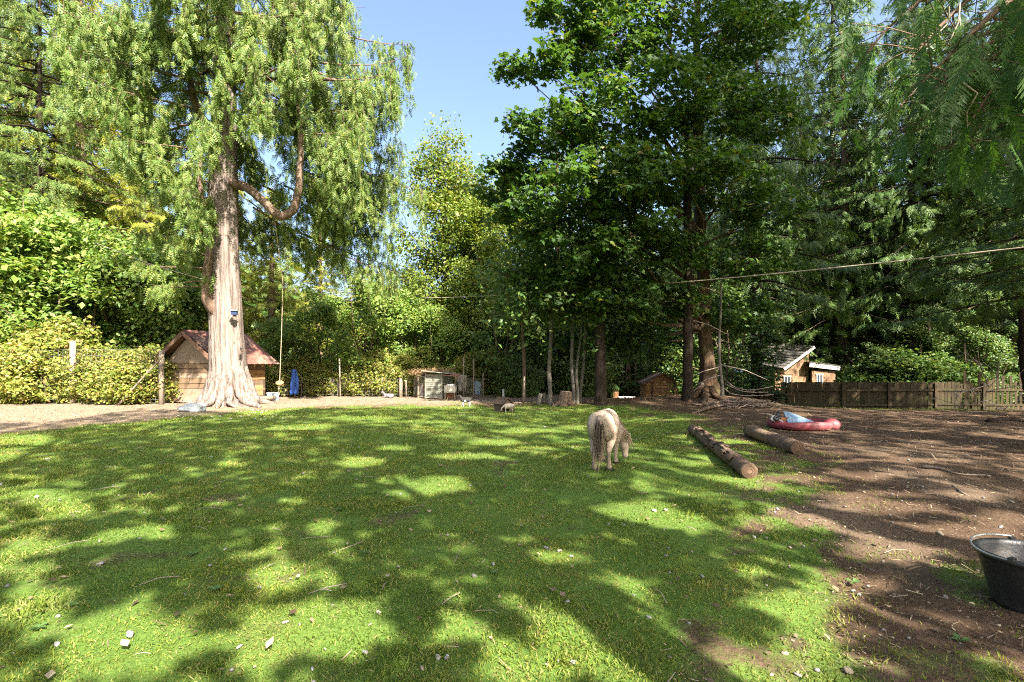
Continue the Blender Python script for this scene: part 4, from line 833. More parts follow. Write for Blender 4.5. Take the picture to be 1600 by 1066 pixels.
def lie(name, p, q, r, mat, label, cat, n=12, group=None, end=None, rough=0.04):
    """a log or pole between two points, as a thing with its cut ends"""
    p = np.array(p, float); q = np.array(q, float); e = empty(name, tuple(p), 0, label, cat, group)
    L = np.linalg.norm(q - p); k = max(8, int(L * 8)); t = np.linspace(0, 1, k)[:, None]
    C = (q - p) * t; C = C + np.stack([0.12 * r * np.sin(t[:, 0] * 9 + r), 0.12 * r * np.cos(t[:, 0] * 7), 0.05 * r * np.sin(t[:, 0] * 13)], 1)
    rr = r * (1 + 0.04 * np.sin(t[:, 0] * 11) + rng.normal(0, 0.02, k))
    mb = MB(); mb.tube(C, rr, n, True, rough); mb.build('log', M[mat], e)
    if end:
        d = (q - p) / L
        for c, s in ((C[0], -1), (C[-1], 1)):
            cap = MB(); ref = np.array([0, 0, 1.0]); b = np.cross(d, ref); b /= np.linalg.norm(b) + 1e-9; u = np.cross(b, d)
            for k_, (r0, r1) in enumerate([(0.0, 0.32), (0.34, 0.64), (0.66, 0.9)]):        # growth rings
                a_2 = np.arange(n * 2) * math.pi / n
                ring0 = c + s * d * (0.012 - 0.002 * k_) + r * r0 * (np.cos(a_2)[:, None] * b + np.sin(a_2)[:, None] * u); ring1 = c + s * d * (0.006 - 0.002 * k_) + r * r1 * (np.cos(a_2)[:, None] * b + np.sin(a_2)[:, None] * u)
                jj = np.arange(2 * n); jn = (jj + 1) % (2 * n)
                cap.add(np.concatenate([ring0, ring1]), np.concatenate([np.stack([jj, jn, 2 * n + jn], 1), np.stack([jj, 2 * n + jn, 2 * n + jj], 1)]))
            cap.build('cut_end', M[end], e)
    return e
g = ground
lie('log', at(392, 627, 18.9) * (1, 1, 0) + (0, 0, gz(-9.3, 18.9) + 0.10), at(428, 622, 20.9) * (1, 1, 0) + (0, 0, gz(-9.2, 20.9) + 0.10), 0.10, 'wood_post', 'pale log lying along the right wall of the shed', 'log', 10, end='log_end')
bx = at(427, 612, 21.4); bx[2] = gz(bx[0], bx[1])
be = empty('storage_box', tuple(bx), 0.3, 'pale blue-white plastic box beside the shed and rope swing', 'box')
mb = MB(); mb.box((0, 0, 0.14), (0.42, 0.36, 0.28), jit=0.008); mb.build('body', M['blue_pale'], be, flat=True)
mb = MB(); mb.box((0, 0, 0.30), (0.46, 0.40, 0.04)); mb.build('lid', M['white_paint'], be, flat=True)

# ---- things fixed to the big trunk
e = empty('bird_box', tuple(at(366, 489, 17.6 - 0.60)), 0.15, 'small dark blue box fixed high on the pale cedar trunk', 'box')
mb = MB(); mb.box((0, 0, 0), (0.18, 0.12, 0.13)); mb.build('body', M['navy'], e, flat=True)
mb = MB(); mb.box((0, -0.02, 0.075), (0.22, 0.17, 0.025)); mb.build('lid', M['blue_pale'], e, flat=True)
mb = MB(); mb.box((0.0, 0.04, -0.09), (0.05, 0.10, 0.06)); mb.build('bracket', M['wood_dark'], e, flat=True)
e = empty('trail_camera', tuple(at(377, 545, 17.6 - 0.52)), 0.5, 'small dark camera strapped to the right side of the cedar trunk', 'camera')
mb = MB(); mb.box((0, 0, 0), (0.10, 0.09, 0.14)); mb.build('body', M['wood_dark'], e, flat=True)
mb = MB(); mb.tube([(0, -0.05, 0.02), (0, -0.07, 0.02)], [0.03, 0.03], 8); mb.build('lens', M['glass'], e)
mb = MB(); mb.tube([(0.02, 0, -0.07), (0.0, 0.02, -0.2), (-0.02, 0.05, -0.34)], [0.012] * 3, 4); mb.build('strap', M['black_rubber'], e)

# ---- boulder at the foot of the cedar
def blob(name, r, seed, sq=(1, 1, 0.6), n=14, rough=0.12):
    r_ = np.random.default_rng(seed); th_ = np.arange(n) * 2 * math.pi / n; ph = np.linspace(-math.pi / 2, math.pi / 2, n // 2 + 2)
    off = r_.uniform(0, 6, 6); V = []
    for p in ph:
        for t in th_:
            d = np.array([math.cos(p) * math.cos(t), math.cos(p) * math.sin(t), math.sin(p)])
            k = 1 + rough * (math.sin(3 * d[0] + off[0]) + math.sin(4 * d[1] + off[1]) + math.sin(5 * d[2] + 2 * d[0] + off[2]) + 0.6 * math.sin(8 * d[0] - 5 * d[1] + off[3]))
            V.append(d * k * r * np.array(sq))
    m = len(ph); i = np.arange(m - 1)[:, None] * n; j = np.arange(n)[None]; j2 = (j + 1) % n
    A_, B_, C_, D_ = (i + j).ravel(), (i + j2).ravel(), (i + n + j2).ravel(), (i + n + j).ravel()
    return mesh_np(name, np.array(V), np.concatenate([np.stack([A_, B_, C_], 1), np.stack([A_, C_, D_], 1)]))
p = ground(301, 643)
o = link('boulder', blob('boulder', 0.36, 5, (1.0, 0.7, 0.45), 26, 0.11), M['boulder'], loc=(p[0], p[1], p[2] + 0.10)); tag(o, 'pale blue-grey boulder lying against the cedar root', 'boulder')

# ---- rope swing
swx, swy = (438 - PX0) / F * 17.9, 17.9
e = empty('rope_swing', (swx, swy, 0.0), 0, 'rope swing with round wooden seat hanging right of the cedar', 'swing')
def sl_(px, py): q = at(px, py, 17.9); return (q[0] - swx, 0, q[2])
mb = MB(); tp = at(447, 343, 17.9 - 0.9 + 0.9); pts = [(*sl_(447, 340)[:2], sl_(447, 340)[2]), sl_(442, 440), sl_(440, 520), sl_(437, 596), sl_(434.5, 618)]
pts[0] = (pts[0][0], -0.95, pts[0][2]); mb.tube(pts, [0.013] * 5, 6); mb.build('rope', M['rope'], e)
mb = MB(); s0 = np.array(sl_(437, 599)); mb.add(*[lathe([(0.0, 0.0), (0.125, 0.0), (0.132, 0.01), (0.132, 0.03), (0.125, 0.04), (0, 0.04)], 18)][0]); o = mb.build('seat', M['wood_orange'], e, tuple(s0), (0.5, 0.12, 0))
for py in (607, 616):
    k0 = np.array(sl_(435.6, py)); mb = MB(); mb.tube([k0 + (0, 0, -0.05), k0, k0 + (0, 0, 0.05)], [0.014, 0.032, 0.014], 7); mb.build('knot', M['rope'], e)
# ---- blue cloth hanging
p = at(460, 596, 22.5); e = empty('blue_cloth', (p[0], p[1], gz(p[0], p[1])), 0, 'narrow blue cloth hanging on a stake against the hedge', 'cloth')
Vv = []; Ff = []; nu, nv = 9, 14; zt = CAM_H - (577 - 568) / 800 * 22.5; zb = CAM_H - (616 - 568) / 800 * 22.5; z0_ = gz(p[0], p[1])
for jv in range(nv):
    t = jv / (nv - 1); wd = 0.12 + 0.06 * math.sin(2.6 * t)
    for iu in range(nu):
        s = iu / (nu - 1) * 2 - 1; Vv.append((wd * s + 0.02 * math.sin(4 * t), 0.045 * math.sin(s * 5 + t * 3) - 0.03, zt - z0_ + (zb - zt) * t - 0.03 * abs(s)))
for jv in range(nv - 1):
    for iu in range(nu - 1): q = jv * nu + iu; Ff += [(q, q + 1, q + nu + 1), (q, q + nu + 1, q + nu)]
mb = MB(); mb.add(Vv, Ff); o = mb.build('fabric', M['blue'], e); sm = o.modifiers.new('thick', 'SOLIDIFY'); sm.thickness = 0.012
mb = MB(); mb.tube([(0.0, 0.05, -0.1), (0.01, 0.05, zt - z0_ + 0.03)], [0.03, 0.022], 6); mb.build('stake', M['wood_post'], e)

# ---- wire fence on the left (posts, leaning brace, mesh)
we = empty('wire_fence', (-14.0, 18.7, 0), 0, 'tall wire mesh fence on wooden posts left of the shed', 'fence')
w0 = np.array([-14.0, 18.7, 0.0])
def fpost(px, d, ytop, r, mat='wood_post', parent=None, off=w0, lean=0.0):
    b = at(px, 600, d); b[2] = gz(b[0], d); tz = CAM_H - (ytop - PY0) / F * d; mb = MB()
    mb.tube([b - off + (0, 0, -0.2), b - off + (lean * 0.5, 0, (tz - b[2]) * 0.5), np.array([b[0] + lean, d, tz]) - off], [r * 1.06, r, r * 0.95], 8, True, 0.05)
    return mb.build('post', M[mat], parent)
fpost(114, 18.8, 533, 0.10, parent=we); fpost(252, 18.7, 548, 0.085, parent=we); fpost(4, 18.9, 560, 0.09, parent=we); fpost(-120, 19.1, 556, 0.09, parent=we)
WX = np.array([(-120 - 800) / 800 * 19.1, (254 - 800) / 800 * 18.7])
mb = MB()
for k in range(11):
    z = 0.05 + 1.95 * (k / 10) ** 1.15; n = 46; xs = np.linspace(WX[0], WX[1], n); ys = 18.9 - 0.1 * np.linspace(0, 1, n)
    mb.tube(np.stack([xs, ys, z + terr(xs, ys) + 0.02 * fnoise(xs, xs * 0 + z, 1.4)], 1) - w0, np.full(n, 0.004), 3, False)
for x in np.arange(WX[0], WX[1], 0.17): mb.tube(np.array([(x, 18.85, gz(x, 18.85) + 0.04), (x + rng.normal(0, 0.02), 18.85, gz(x, 18.85) + 1.0), (x + rng.normal(0, 0.02), 18.85, gz(x, 18.85) + 2.0)]) - w0, np.full(3, 0.0035), 3, False)
o = mb.build('wire_mesh', M['wire'], we); o['kind'] = 'stuff'
p = ground(187, 634); q = at(254, 557, 18.4)
lie('pole', (p[0], 18.3, gz(p[0], 18.3) + 0.04), q, 0.034, 'wood_post', 'long pale pole leaning against the shed corner post', 'pole', 8, end='log_end')
# ---- back fence: stakes and sagging wire
w1 = np.array([-6.5, 23.2, 0.0]); be2 = empty('stake_fence', tuple(w1), 0, 'low wire fence on uneven pale stakes along the back of the yard', 'fence')
for px, d, yt, r in [(471, 23.4, 585, 0.03), (519, 23.2, 592, 0.04), (527.5, 23.2, 594, 0.03), (532, 22.9, 560, 0.035), (579, 23.6, 597, 0.11), (598, 23.2, 590, 0.045), (610, 23.4, 592, 0.035), (626, 23.0, 591, 0.085), (635, 22.9, 594, 0.04)]: fpost(px, d, yt, r, parent=be2, off=w1, lean=rng.normal(0, 0.04))
mb = MB()
for k in range(6):
    xs = np.linspace((440 - 800) / 800 * 23.4, (640 - 800) / 800 * 23.0, 30); mb.tube(np.stack([xs, np.full(30, 23.15), terr(xs, 23.15 + 0 * xs) + 0.1 + 0.14 * k + 0.02 * fnoise(xs, xs * 0 + k, 0.7)], 1) - w1, np.full(30, 0.006), 3, False)
for x in np.arange(-10.3, -4.6, 0.16): mb.tube(np.array([(x, 23.15, gz(x, 23.1) + 0.05), (x, 23.15, gz(x, 23.1) + 0.82)]) - w1, np.full(2, 0.004), 3, False)
o = mb.build('wire_mesh', M['wire'], be2); o['kind'] = 'stuff'

# ---- chicken coop
cx0, cy0 = (678 - PX0) / F * 21.9, 21.9
co = empty('chicken_coop', (cx0, cy0, gz(cx0, cy0)), math.radians(-6), 'slatted grey-green chicken coop with hay roof and wire run', 'coop')
for k in range(12): boards(co, (-0.34, 0, 0), (0.33, 0, 0), [(0.02 + 0.085 * k, 0.02 + 0.085 * (k + 1), None)], 0.03, 'slat_green', 'slat', gap=0.02)
for k in range(12): boards(co, (0.35, 0.03, 0), (0.55, 0.75, 0), [(0.02 + 0.085 * k, 0.02 + 0.085 * (k + 1), None)], 0.03, 'slat_green', 'slat', gap=0.02)
for x, y in ((-0.36, 0.0), (0.345, 0.0), (0.57, 0.78)):
    mb = MB(); mb.box((x, y, 0.56), (0.06, 0.06, 1.12)); mb.build('corner_post', M['slat_green'], co, flat=True)
mb = MB(); mb.box((0.12, 0.5, 1.13), (1.25, 1.5, 0.035), R=np.array(Matrix.Rotation(0.10, 3, 'Y')), jit=0.01); mb.build('roof', M['slat_green'], co, flat=True)
mb = MB(); mb.box((0.80, -0.05, 1.02), (0.72, 0.36, 0.03), R=np.array(Matrix.Rotation(0.06, 3, 'Y') @ Matrix.Rotation(0.25, 3, 'X'))); mb.build('awning', M['roof_red'], co, flat=True)
def tuft(mb, c, n, L, spread, w_=0.008):
    for _ in range(n):
        p_ = np.array(c) + rng.normal(0, 1, 3) * np.array(spread); d_ = unit(1)[0] * np.array([1, 1, 0.45]); q_ = p_ + d_ * L * rng.uniform(0.5, 1.2); s_ = np.array([-d_[1], d_[0], 0.3]); s_ = s_ / np.linalg.norm(s_) * w_
        mb.add([p_ - s_, p_ + s_, q_], [(0, 1, 2)])
mb = MB(); tuft(mb, (0.0, 0.3, 1.21), 900, 0.26, (0.36, 0.38, 0.05)); o = mb.build('hay', M['straw'], co); o['kind'] = 'stuff'
mb = MB(); tuft(mb, (-0.78, 0.5, 1.10), 650, 0.30, (0.26, 0.35, 0.05)); o = mb.build('run_thatch', M['straw'], co); o['kind'] = 'stuff'
for x, y, h_ in ((-0.78, 0.35, 1.0), (-1.22, 1.2, 0.78), (-0.40, 0.08, 0.95)):
    mb = MB(); mb.box((x, y, h_ / 2), (0.055, 0.055, h_)); mb.build('run_post', M['wood_post'], co, flat=True)
for a, b in [((-0.78, 0.33, 0.97), (-0.38, 0.08, 0.92)), ((-0.78, 0.33, 0.08), (-0.38, 0.08, 0.85)), ((-1.22, 1.2, 0.70), (-0.80, 0.35, 1.0)), ((-1.22, 1.2, 0.45), (-0.80, 0.35, 0.95)), ((-1.22, 1.2, 0.06), (-0.78, 0.35, 0.08)), ((-0.78, 0.34, 0.06), (-0.38, 0.08, 0.06))]:
    mb = MB(); mb.beam(a, b, 0.045, 0.03); mb.build('run_rail', M['wood_post'], co, flat=True)
mb = MB()
for a, b in [((-0.40, 0.08), (-0.78, 0.34)), ((-0.78, 0.34), (-1.22, 1.2))]:
    for t in np.linspace(0, 1, 13): x, y = a[0] + (b[0] - a[0]) * t, a[1] + (b[1] - a[1]) * t; mb.tube([(x, y, 0.04), (x, y, 0.92)], [0.003] * 2, 3, False)
    for z in np.linspace(0.06, 0.92, 13): mb.tube([(a[0], a[1], z), (b[0], b[1], z)], [0.003] * 2, 3, False)
o = mb.build('wire_mesh', M['wire'], co); o['kind'] = 'stuff'
mb = MB(); mb.box((-0.66, 0.62, 0.3), (0.5, 0.06, 0.6)); mb.build('run_board', M['rust'], co, flat=True)
nbx = empty('nest_box', tuple(at(704, 617, 21.7) * (1, 1, 0) + (0, 0, gz(-2.6, 21.7))), -0.1, 'cream nest box with brown opening beneath, right of the coop', 'nest box')
mb = MB(); mb.box((0, 0, 0.42), (0.46, 0.34, 0.30)); mb.build('body', M['cream'], nbx, flat=True)
mb = MB(); mb.box((0.02, 0.03, 0.60), (0.34, 0.26, 0.06)); mb.build('lid', M['white_paint'], nbx, flat=True)
mb = MB(); mb.box((0, 0.10, 0.14), (0.40, 0.04, 0.26)); mb.build('brown_panel', M['rust'], nbx, flat=True)
for s in (-1, 1): mb = MB(); mb.box((s * 0.20, -0.12, 0.135), (0.05, 0.05, 0.27)); mb.build('leg', M['wood_post'], nbx, flat=True)
# ---- netted pen right of the coop
pe0 = np.array([(734 - PX0) / F * 22.2, 22.2, 0]); pe0[2] = gz(pe0[0], 22.2)
pe = empty('netted_pen', tuple(pe0), 0, 'pen of pale sagging netting on tall stakes right of the coop', 'pen')
for px, d, yt, r in [(724.5, 22.0, 558, 0.03), (740, 22.0, 561, 0.032), (755, 22.4, 583, 0.03), (712, 22.3, 583, 0.03)]: fpost(px, d, yt, r, parent=pe, off=pe0)
mb = MB(); NU, NV = 24, 11; gp = np.zeros((NU, NV, 3))
for i in range(NU):
    for j in range(NV):
        u, v = i / (NU - 1), j / (NV - 1); X = (713 + 42 * u - PX0) / F * 22.1; zt_ = CAM_H - (np.interp(u, [0, 0.3, 0.65, 1], [584, 592, 592, 595]) - PY0) / F * 22.1
        gp[i, j] = (X, 22.1 + 0.10 * math.sin(9 * u + 2 * v) + 0.05 * math.sin(23 * u), gz(X, 22.1) + 0.02 + (zt_ - gz(X, 22.1)) * v)
gp -= pe0
for i in range(NU): mb.tube(gp[i] + rng.normal(0, 0.008, (NV, 3)), np.full(NV, 0.005), 3, False)
for j in range(NV): mb.tube(gp[:, j] + rng.normal(0, 0.008, (NU, 3)), np.full(NU, 0.005), 3, False)
o = mb.build('netting', M['net'], pe); o['kind'] = 'stuff'
def sheet(name, px0, px1, y0, y1, d, mat, parent, off, wav=0.05):
    nu, nv = 12, 12; Vv = []; Ff = []
    for jv in range(nv):
        for iu in range(nu):
            u, v = iu / (nu - 1), jv / (nv - 1); q = at(px0 + (px1 - px0) * (u * (1 - 0.15 * v) + 0.07 * v), y0 + (y1 - y0) * v, d); q[1] += wav * math.sin(7 * u + 3 * v); q[2] += 0.02 * math.sin(5 * u); Vv.append(q - off)
    for jv in range(nv - 1):
        for iu in range(nu - 1): k = jv * nu + iu; Ff += [(k, k + 1, k + nu + 1), (k, k + nu + 1, k + nu)]
    mb = MB(); mb.add(Vv, Ff); o = mb.build(name, M[mat], parent); s_ = o.modifiers.new('thick', 'SOLIDIFY'); s_.thickness = 0.01; return o
sheet('netting_fold', 714, 729, 586, 612, 22.25, 'net', pe, pe0, 0.09); sheet('blue_sheet', 741, 751, 597, 617, 22.3, 'blue_pale', pe, pe0, 0.06)
# ---- odd posts in the middle
def lone_post(px, py, ytop, r, label, mat='wood_post', lean=0.0, name='post', n=8):
    b = ground(px, py); tz = CAM_H - (ytop - PY0) / F * b[1]; e_ = MB(); h_ = tz - b[2]
    e_.tube([(0, 0, -0.15), (lean * 0.5, 0, h_ * 0.5), (lean, 0, h_)], [r * 1.08, r, r * 0.92], n, True, 0.05)
    o_ = e_.build(name, M[mat], None, tuple(b)); tag(o_, label, 'post'); return o_
lone_post(786.5, 624, 608, 0.045, 'short white-topped post behind the dark doghouse', 'white_paint')
lone_post(818, 632, 588, 0.035, 'thin bare stake beside the green shrub', 'wood_post', 0.03)
lone_post(840, 633, 615, 0.085, 'leaning pale grey stub post left of the slim trunks', 'pale_bark', 0.12)
lone_post(850, 632, 614, 0.05, 'thin grey stub post beside the leaning pale one', 'pale_bark', 0.02)
# ---- stump
p = ground(883, 634); e = empty('tree_stump', tuple(p), 0, 'broad weathered tree stump left of the twin pale trunks', 'stump')
V, Fq = tube_arrays([(0, 0, -0.1), (0, 0, 0.08), (0, 0, 0.3), (0.01, 0, 0.50)], np.array([0.36, 0.27, 0.22, 0.20]), 16, True, 0.08); mb = MB(); mb.add(V, Fq); mb.build('trunk', M['limb_bark'], e)
mb = MB(); mb.tube([(0.01, 0, 0.50), (0.01, 0, 0.512)], [0.18, 0.17], 16); mb.build('cut_top', M['wood_post'], e)
for k in range(4): a = k * 1.6 + 0.4; mb = MB(); mb.tube([(0.15 * math.cos(a), 0.15 * math.sin(a), 0.16), (0.38 * math.cos(a), 0.38 * math.sin(a), 0.04), (0.62 * math.cos(a), 0.62 * math.sin(a), -0.04)], [0.09, 0.06, 0.02], 7); mb.build('root', M['limb_bark'], e)
# ---- slim trunks whose crowns merge into the maple
def slim_tree(px, py, ytop, r, label, mat, crown=True, lean=0.0, d=None, branches=0):
    b = ground(px, py) if d is None else np.array([(px - PX0) / F * d, d, gz((px - PX0) / F * d, d)])
    e_ = empty('tree', tuple(b), 0, label, 'tree'); h_ = CAM_H - (ytop - PY0) / F * b[1] - b[2]
    mb = MB(); P_ = [(0, 0, -0.2), (0.02, 0, 0.4)] + [(lean * t + 0.06 * math.sin(5 * t + px), 0.05 * math.sin(4 * t), 0.4 + (h_ - 0.4) * t) for t in (0.25, 0.5, 0.75, 1)]
    trunk_tube(mb, P_, [r * 1.6, r * 1.1, r, r * 0.9, r * 0.75, r * 0.4], 10, 0.06, 6); mb.build('trunk', M[mat], e_)
    if crown:
        ncl = 60; c = rng.normal(0, 1, (ncl, 3)) * np.array([1.0, 1.0, 0.9]) + np.array([lean, 0, h_ * 1.0]); pts = np.repeat(c, 36, 0) + rng.normal(0, 0.28, (ncl * 36, 3))
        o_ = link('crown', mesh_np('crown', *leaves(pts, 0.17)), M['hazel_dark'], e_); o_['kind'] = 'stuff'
        bb = MB()
        for q in c[:14]: bb.tube([(lean, 0, h_ * 0.92), (np.array([lean, 0, h_]) + q) / 2, q], [0.03, 0.02, 0.006], 4, False)
        o_ = bb.build('branches', M[mat], e_); o_['kind'] = 'stuff'
    if branches:
        for k in range(branches):
            z = h_ * rng.uniform(0.12, 0.7); a = rng.uniform(0, 6.28); L = rng.uniform(0.7, 1.8)
            bb = MB(); bb.tube([(lean * z / h_, 0, z), (math.cos(a) * L * 0.5, math.sin(a) * L * 0.5, z - 0.12 * L), (math.cos(a) * L, math.sin(a) * L, z - 0.35 * L)], [0.022, 0.014, 0.005], 4); bb.build('dead_branch', M['dead_twig'], e_)
    return e_
slim_tree(859, 633, 455, 0.075, 'slim mossy trunk left of the tree stump', 'pale_bark')
slim_tree(818, 628, 440, 0.07, 'thin ivy-speckled trunk behind the green shrub', 'limb_bark')
slim_tree(896, 631, 430, 0.065, 'left one of the twin pale trunks behind the stump', 'pale_bark', lean=-0.05)
slim_tree(902, 631, 500, 0.05, 'thin pale trunk between the twin pale trunks', 'pale_bark', lean=0.1, crown=False)
slim_tree(906, 629, 430, 0.055, 'right one of the twin pale trunks, leaning slightly right', 'pale_bark', lean=0.45)
slim_tree(938, 633, 330, 0.19, 'thick dark ivy-covered trunk right of the twin pale trunks', 'dark_bark')
slim_tree(1074, 626, 200, 0.165, 'thick dark trunk standing left behind the reddish maple trunk', 'dark_bark', crown=False, branches=5)
slim_tree(1128, 622, 440, 0.055, 'thin bare sapling right of the reddish maple trunk', 'pale_bark', lean=-0.1, crown=False, branches=4)
slim_tree(1612, 600, 470, 0.16, 'dark leaning trunk at the right edge over the fence', 'dark_bark', lean=-0.55, d=20.5, branches=6, crown=False)
slim_tree(1451, 600, 470, 0.20, 'dark trunk standing beyond the middle of the board fence', 'dark_bark', d=33, crown=False)

# ---- maple roots, dead drooping branches and brush on the mound
def root_thing(pts, rad, label, cat='root', mat='limb_bark', n=7, name='root'):
    b = np.array(pts[0], float); mb = MB(); trunk_tube(mb, [np.array(q) - b for q in pts], rad, n, 0.10, 5); o_ = mb.build(name, M[mat], None, tuple(b)); tag(o_, label, cat); return o_
for k, (pl, rad) in enumerate([([(1095, 612), (1085, 622), (1072, 632)], [0.16, 0.11, 0.05]), ([(1108, 616), (1120, 624), (1150, 630)], [0.14, 0.10, 0.03]), ([(1100, 618), (1102, 630), (1090, 640)], [0.15, 0.10, 0.03])]):
    P_ = []
    for i_, (px, py) in enumerate(pl):
        q = ground(px, max(py, 619)); P_.append(q - mb0 + np.array([0, -0.15 if i_ == 0 else 0, (0.28, 0.06, -0.02)[i_]]))
    mb = MB(); trunk_tube(mb, P_, rad, 8, 0.08, 6); mb.build('root', M['red_bark'], me)
root_thing([ground(1082, 648) + (0, 0, 0.03), ground(1110, 640) + (0, 0, 0.08), ground(1140, 635) + (0, 0, 0.07), ground(1165, 636) + (0, 0, 0.0)], [0.03, 0.055, 0.05, 0.02], 'gnarled surface root running right below the reddish trunk')
root_thing([at(1098, 600, 19.6), at(1090, 608, 19.3), ground(1076, 624) + (0, 0, 0.05)], [0.06, 0.05, 0.03], 'short broken branch propped at the foot of the reddish trunk', 'branch', 'dead_twig', name='branch')
for k, (pts, lab) in enumerate([([(1131, 592, 21), (1148, 606, 20.6), (1172, 611, 20.4), (1208, 604, 20.6)], 'upper bleached dead branch curving right of the bare sapling'),
        ([(1129, 605, 21), (1142, 616, 20.5), (1168, 619, 20.3), (1209, 617, 20.5)], 'lower bleached dead branch curving right of the bare sapling'),
        ([(1133, 600, 21), (1160, 613, 20.7), (1200, 613, 20.8)], 'thin dead branch between the two bleached curving ones'),
        ([(1070, 618, 20.2), (1090, 626, 19.6)], 'thin dead stick lying under the thick dark trunk')]):
    root_thing([at(*q) for q in pts], np.linspace(0.028, 0.010, len(pts)), lab, 'branch', 'dead_twig', 5, 'dead_branch')
mb = MB(); c0 = ground(1152, 636)
for k in range(160):
    a = rng.uniform(0, 3.14); L = rng.uniform(0.25, 0.9); p = np.array([rng.normal(0, 0.55), rng.normal(0, 0.25), abs(rng.normal(0.05, 0.08))]); d_ = np.array([math.cos(a), math.sin(a) * 0.6, rng.normal(0, 0.2)])
    mb.tube([p - d_ * L / 2, p + rng.normal(0, 0.03, 3), p + d_ * L / 2], [rng.uniform(0.006, 0.02)] * 3, 4, False)
o = mb.build('brush_pile', M['twig'], None, tuple(c0)); tag(o, 'low pile of twigs and brush on the mound behind the paddling pool', 'brush pile', kind='thing')
# bleached dead branches over the ragged fence end
de = empty('dead_bush', tuple(at(1545, 640, 23.0) * (1, 1, 0) + (0, 0, gz(21.4, 23))), 0, 'tangle of bare bleached branches in front of the ragged fence end', 'dead bush'); d0 = np.array(de.location)
drng = np.random.default_rng(12)
def twiggy(mb, p, d, L, r, depth):
    q = p + d * L; m = (p + q) / 2 + drng.normal(0, 0.09 * L, 3); mb.tube([p, m, q], [r, r * 0.75, r * 0.45], 4, False)
    if depth:
        for _ in range(drng.integers(2, 4)):
            t = drng.uniform(0.35, 1); s = p + (q - p) * t; nd_ = d + drng.normal(0, 0.6, 3); nd_[2] *= 0.8; nd_ /= np.linalg.norm(nd_); twiggy(mb, s, nd_, L * drng.uniform(0.4, 0.75), r * 0.6, depth - 1)
for a, b, L, r in [((1545, 605, 23), (1528, 545, 23), 1.9, 0.03), ((1548, 600, 22.8), (1470, 618, 22.4), 2.0, 0.028), ((1548, 610, 23), (1600, 600, 22.6), 1.7, 0.026), ((1540, 612, 23), (1560, 570, 22.8), 1.4, 0.024), ((1510, 640, 22.6), (1475, 625, 22.5), 1.0, 0.018), ((1550, 625, 22.6), (1500, 630, 22.0), 1.5, 0.022), ((1560, 640, 22.6), (1590, 628, 22.4), 1.2, 0.02), ((1500, 650, 22.4), (1495, 612, 22.4), 1.0, 0.02)]:
    p = at(*a); q = at(*b); v = (q - p) / np.linalg.norm(q - p); mb = MB(); twiggy(mb, p - d0, v, L, r, 3); mb.build('branch', M['dead_twig'], de)
for k, pts in enumerate([[(1440, 731), (1470, 735), (1495, 741), (1540, 744)], [(1488, 760), (1500, 772), (1515, 776)], [(1545, 660), (1575, 657), (1625, 661)], [(1400, 690), (1440, 694), (1490, 699), (1560, 697)]]):
    P_ = [ground(px, py) + (0, 0, 0.012 + 0.02 * math.sin(i_ * 2)) for i_, (px, py) in enumerate(pts)]
    root_thing(P_, np.linspace((0.022, 0.012, 0.08, 0.014)[k], (0.008, 0.005, 0.05, 0.006)[k], len(P_)), ['gnarled root winding over the brown dirt at right', 'small curled twig on the dirt below the winding root', 'thick dark root at the right edge in front of the fence', 'long thin root half sunk in the dirt right of the logs'][k], 'root', ('twig', 'dead_twig', 'dark_bark', 'twig')[k], name='root')

# ---- board fence on the right
f0 = np.array([at(1222, 640, 26)[0], 26.0, 0]); f0[2] = gz(f0[0], 26); fe = empty('board_fence', tuple(f0), 0, 'dark mossy fence of upright boards at right', 'fence')
x = f0[0]; fx1 = at(1640, 640, 26)[0]; k = 0
pick_m = [mesh_np('board', *MB().box((0, 0, 0), (0.138, 0.02, 1.0), jit=0.004).arrays()) for _ in range(6)]
for m_ in pick_m: m_.materials.append(M['fence']); m_.shade_flat()
xr = at(1500, 640, 26)[0]
while x < fx1:
    ragged = x > xr; g_ = gz(x, 26); top = CAM_H - ((597 if not ragged else rng.uniform(578, 603)) - PY0) / F * 26 + rng.normal(0, 0.012); bot = g_ - 0.05
    o_ = link('board', pick_m[k % 6], parent=fe, loc=np.array([x, 26.0 + rng.normal(0, 0.004), (top + bot) / 2]) - f0, rot=(0, rng.normal(0, 0.008 if not ragged else 0.03), 0)); o_.scale = (rng.uniform(0.9, 1.05), 1, top - bot)
    x += 0.138 + (rng.choice([0.004, 0.008, 0.03], p=[0.45, 0.35, 0.2]) if not ragged else rng.choice([0.02, 0.07, 0.10])); k += 1
for dz in (0.28, 1.02):
    for x0_, x1_ in zip(np.linspace(f0[0] - 0.1, fx1, 6)[:-1], np.linspace(f0[0] - 0.1, fx1, 6)[1:]):
        mb = MB(); a = np.array([x0_, 25.955, gz(x0_, 26) + dz + 0.05]) - f0; b = np.array([x1_ - 0.01, 25.955, gz(x1_, 26) + dz + 0.05]) - f0; mb.beam(a, b, 0.09, 0.04); mb.build('rail', M['fence'], fe, flat=True)
for px in (1230, 1315, 1387, 1460, 1535, 1610):
    X = at(px, 640, 26)[0]; g_ = gz(X, 25.9); tp_ = CAM_H - (598 - PY0) / F * 26; mb = MB(); mb.box(np.array([X, 25.91, (g_ - 0.2 + tp_) / 2]) - f0, (0.11, 0.05, tp_ - g_ + 0.2)); mb.build('post', M['fence'], fe, flat=True)
f2 = np.array([at(1142, 640, 24.5)[0], 24.5, 0]); f2[2] = gz(f2[0], 24.5); fe2 = empty('low_fence', tuple(f2), 0, 'low dark fence in deep shade left of the board fence', 'fence'); x = 0.0; k = 0
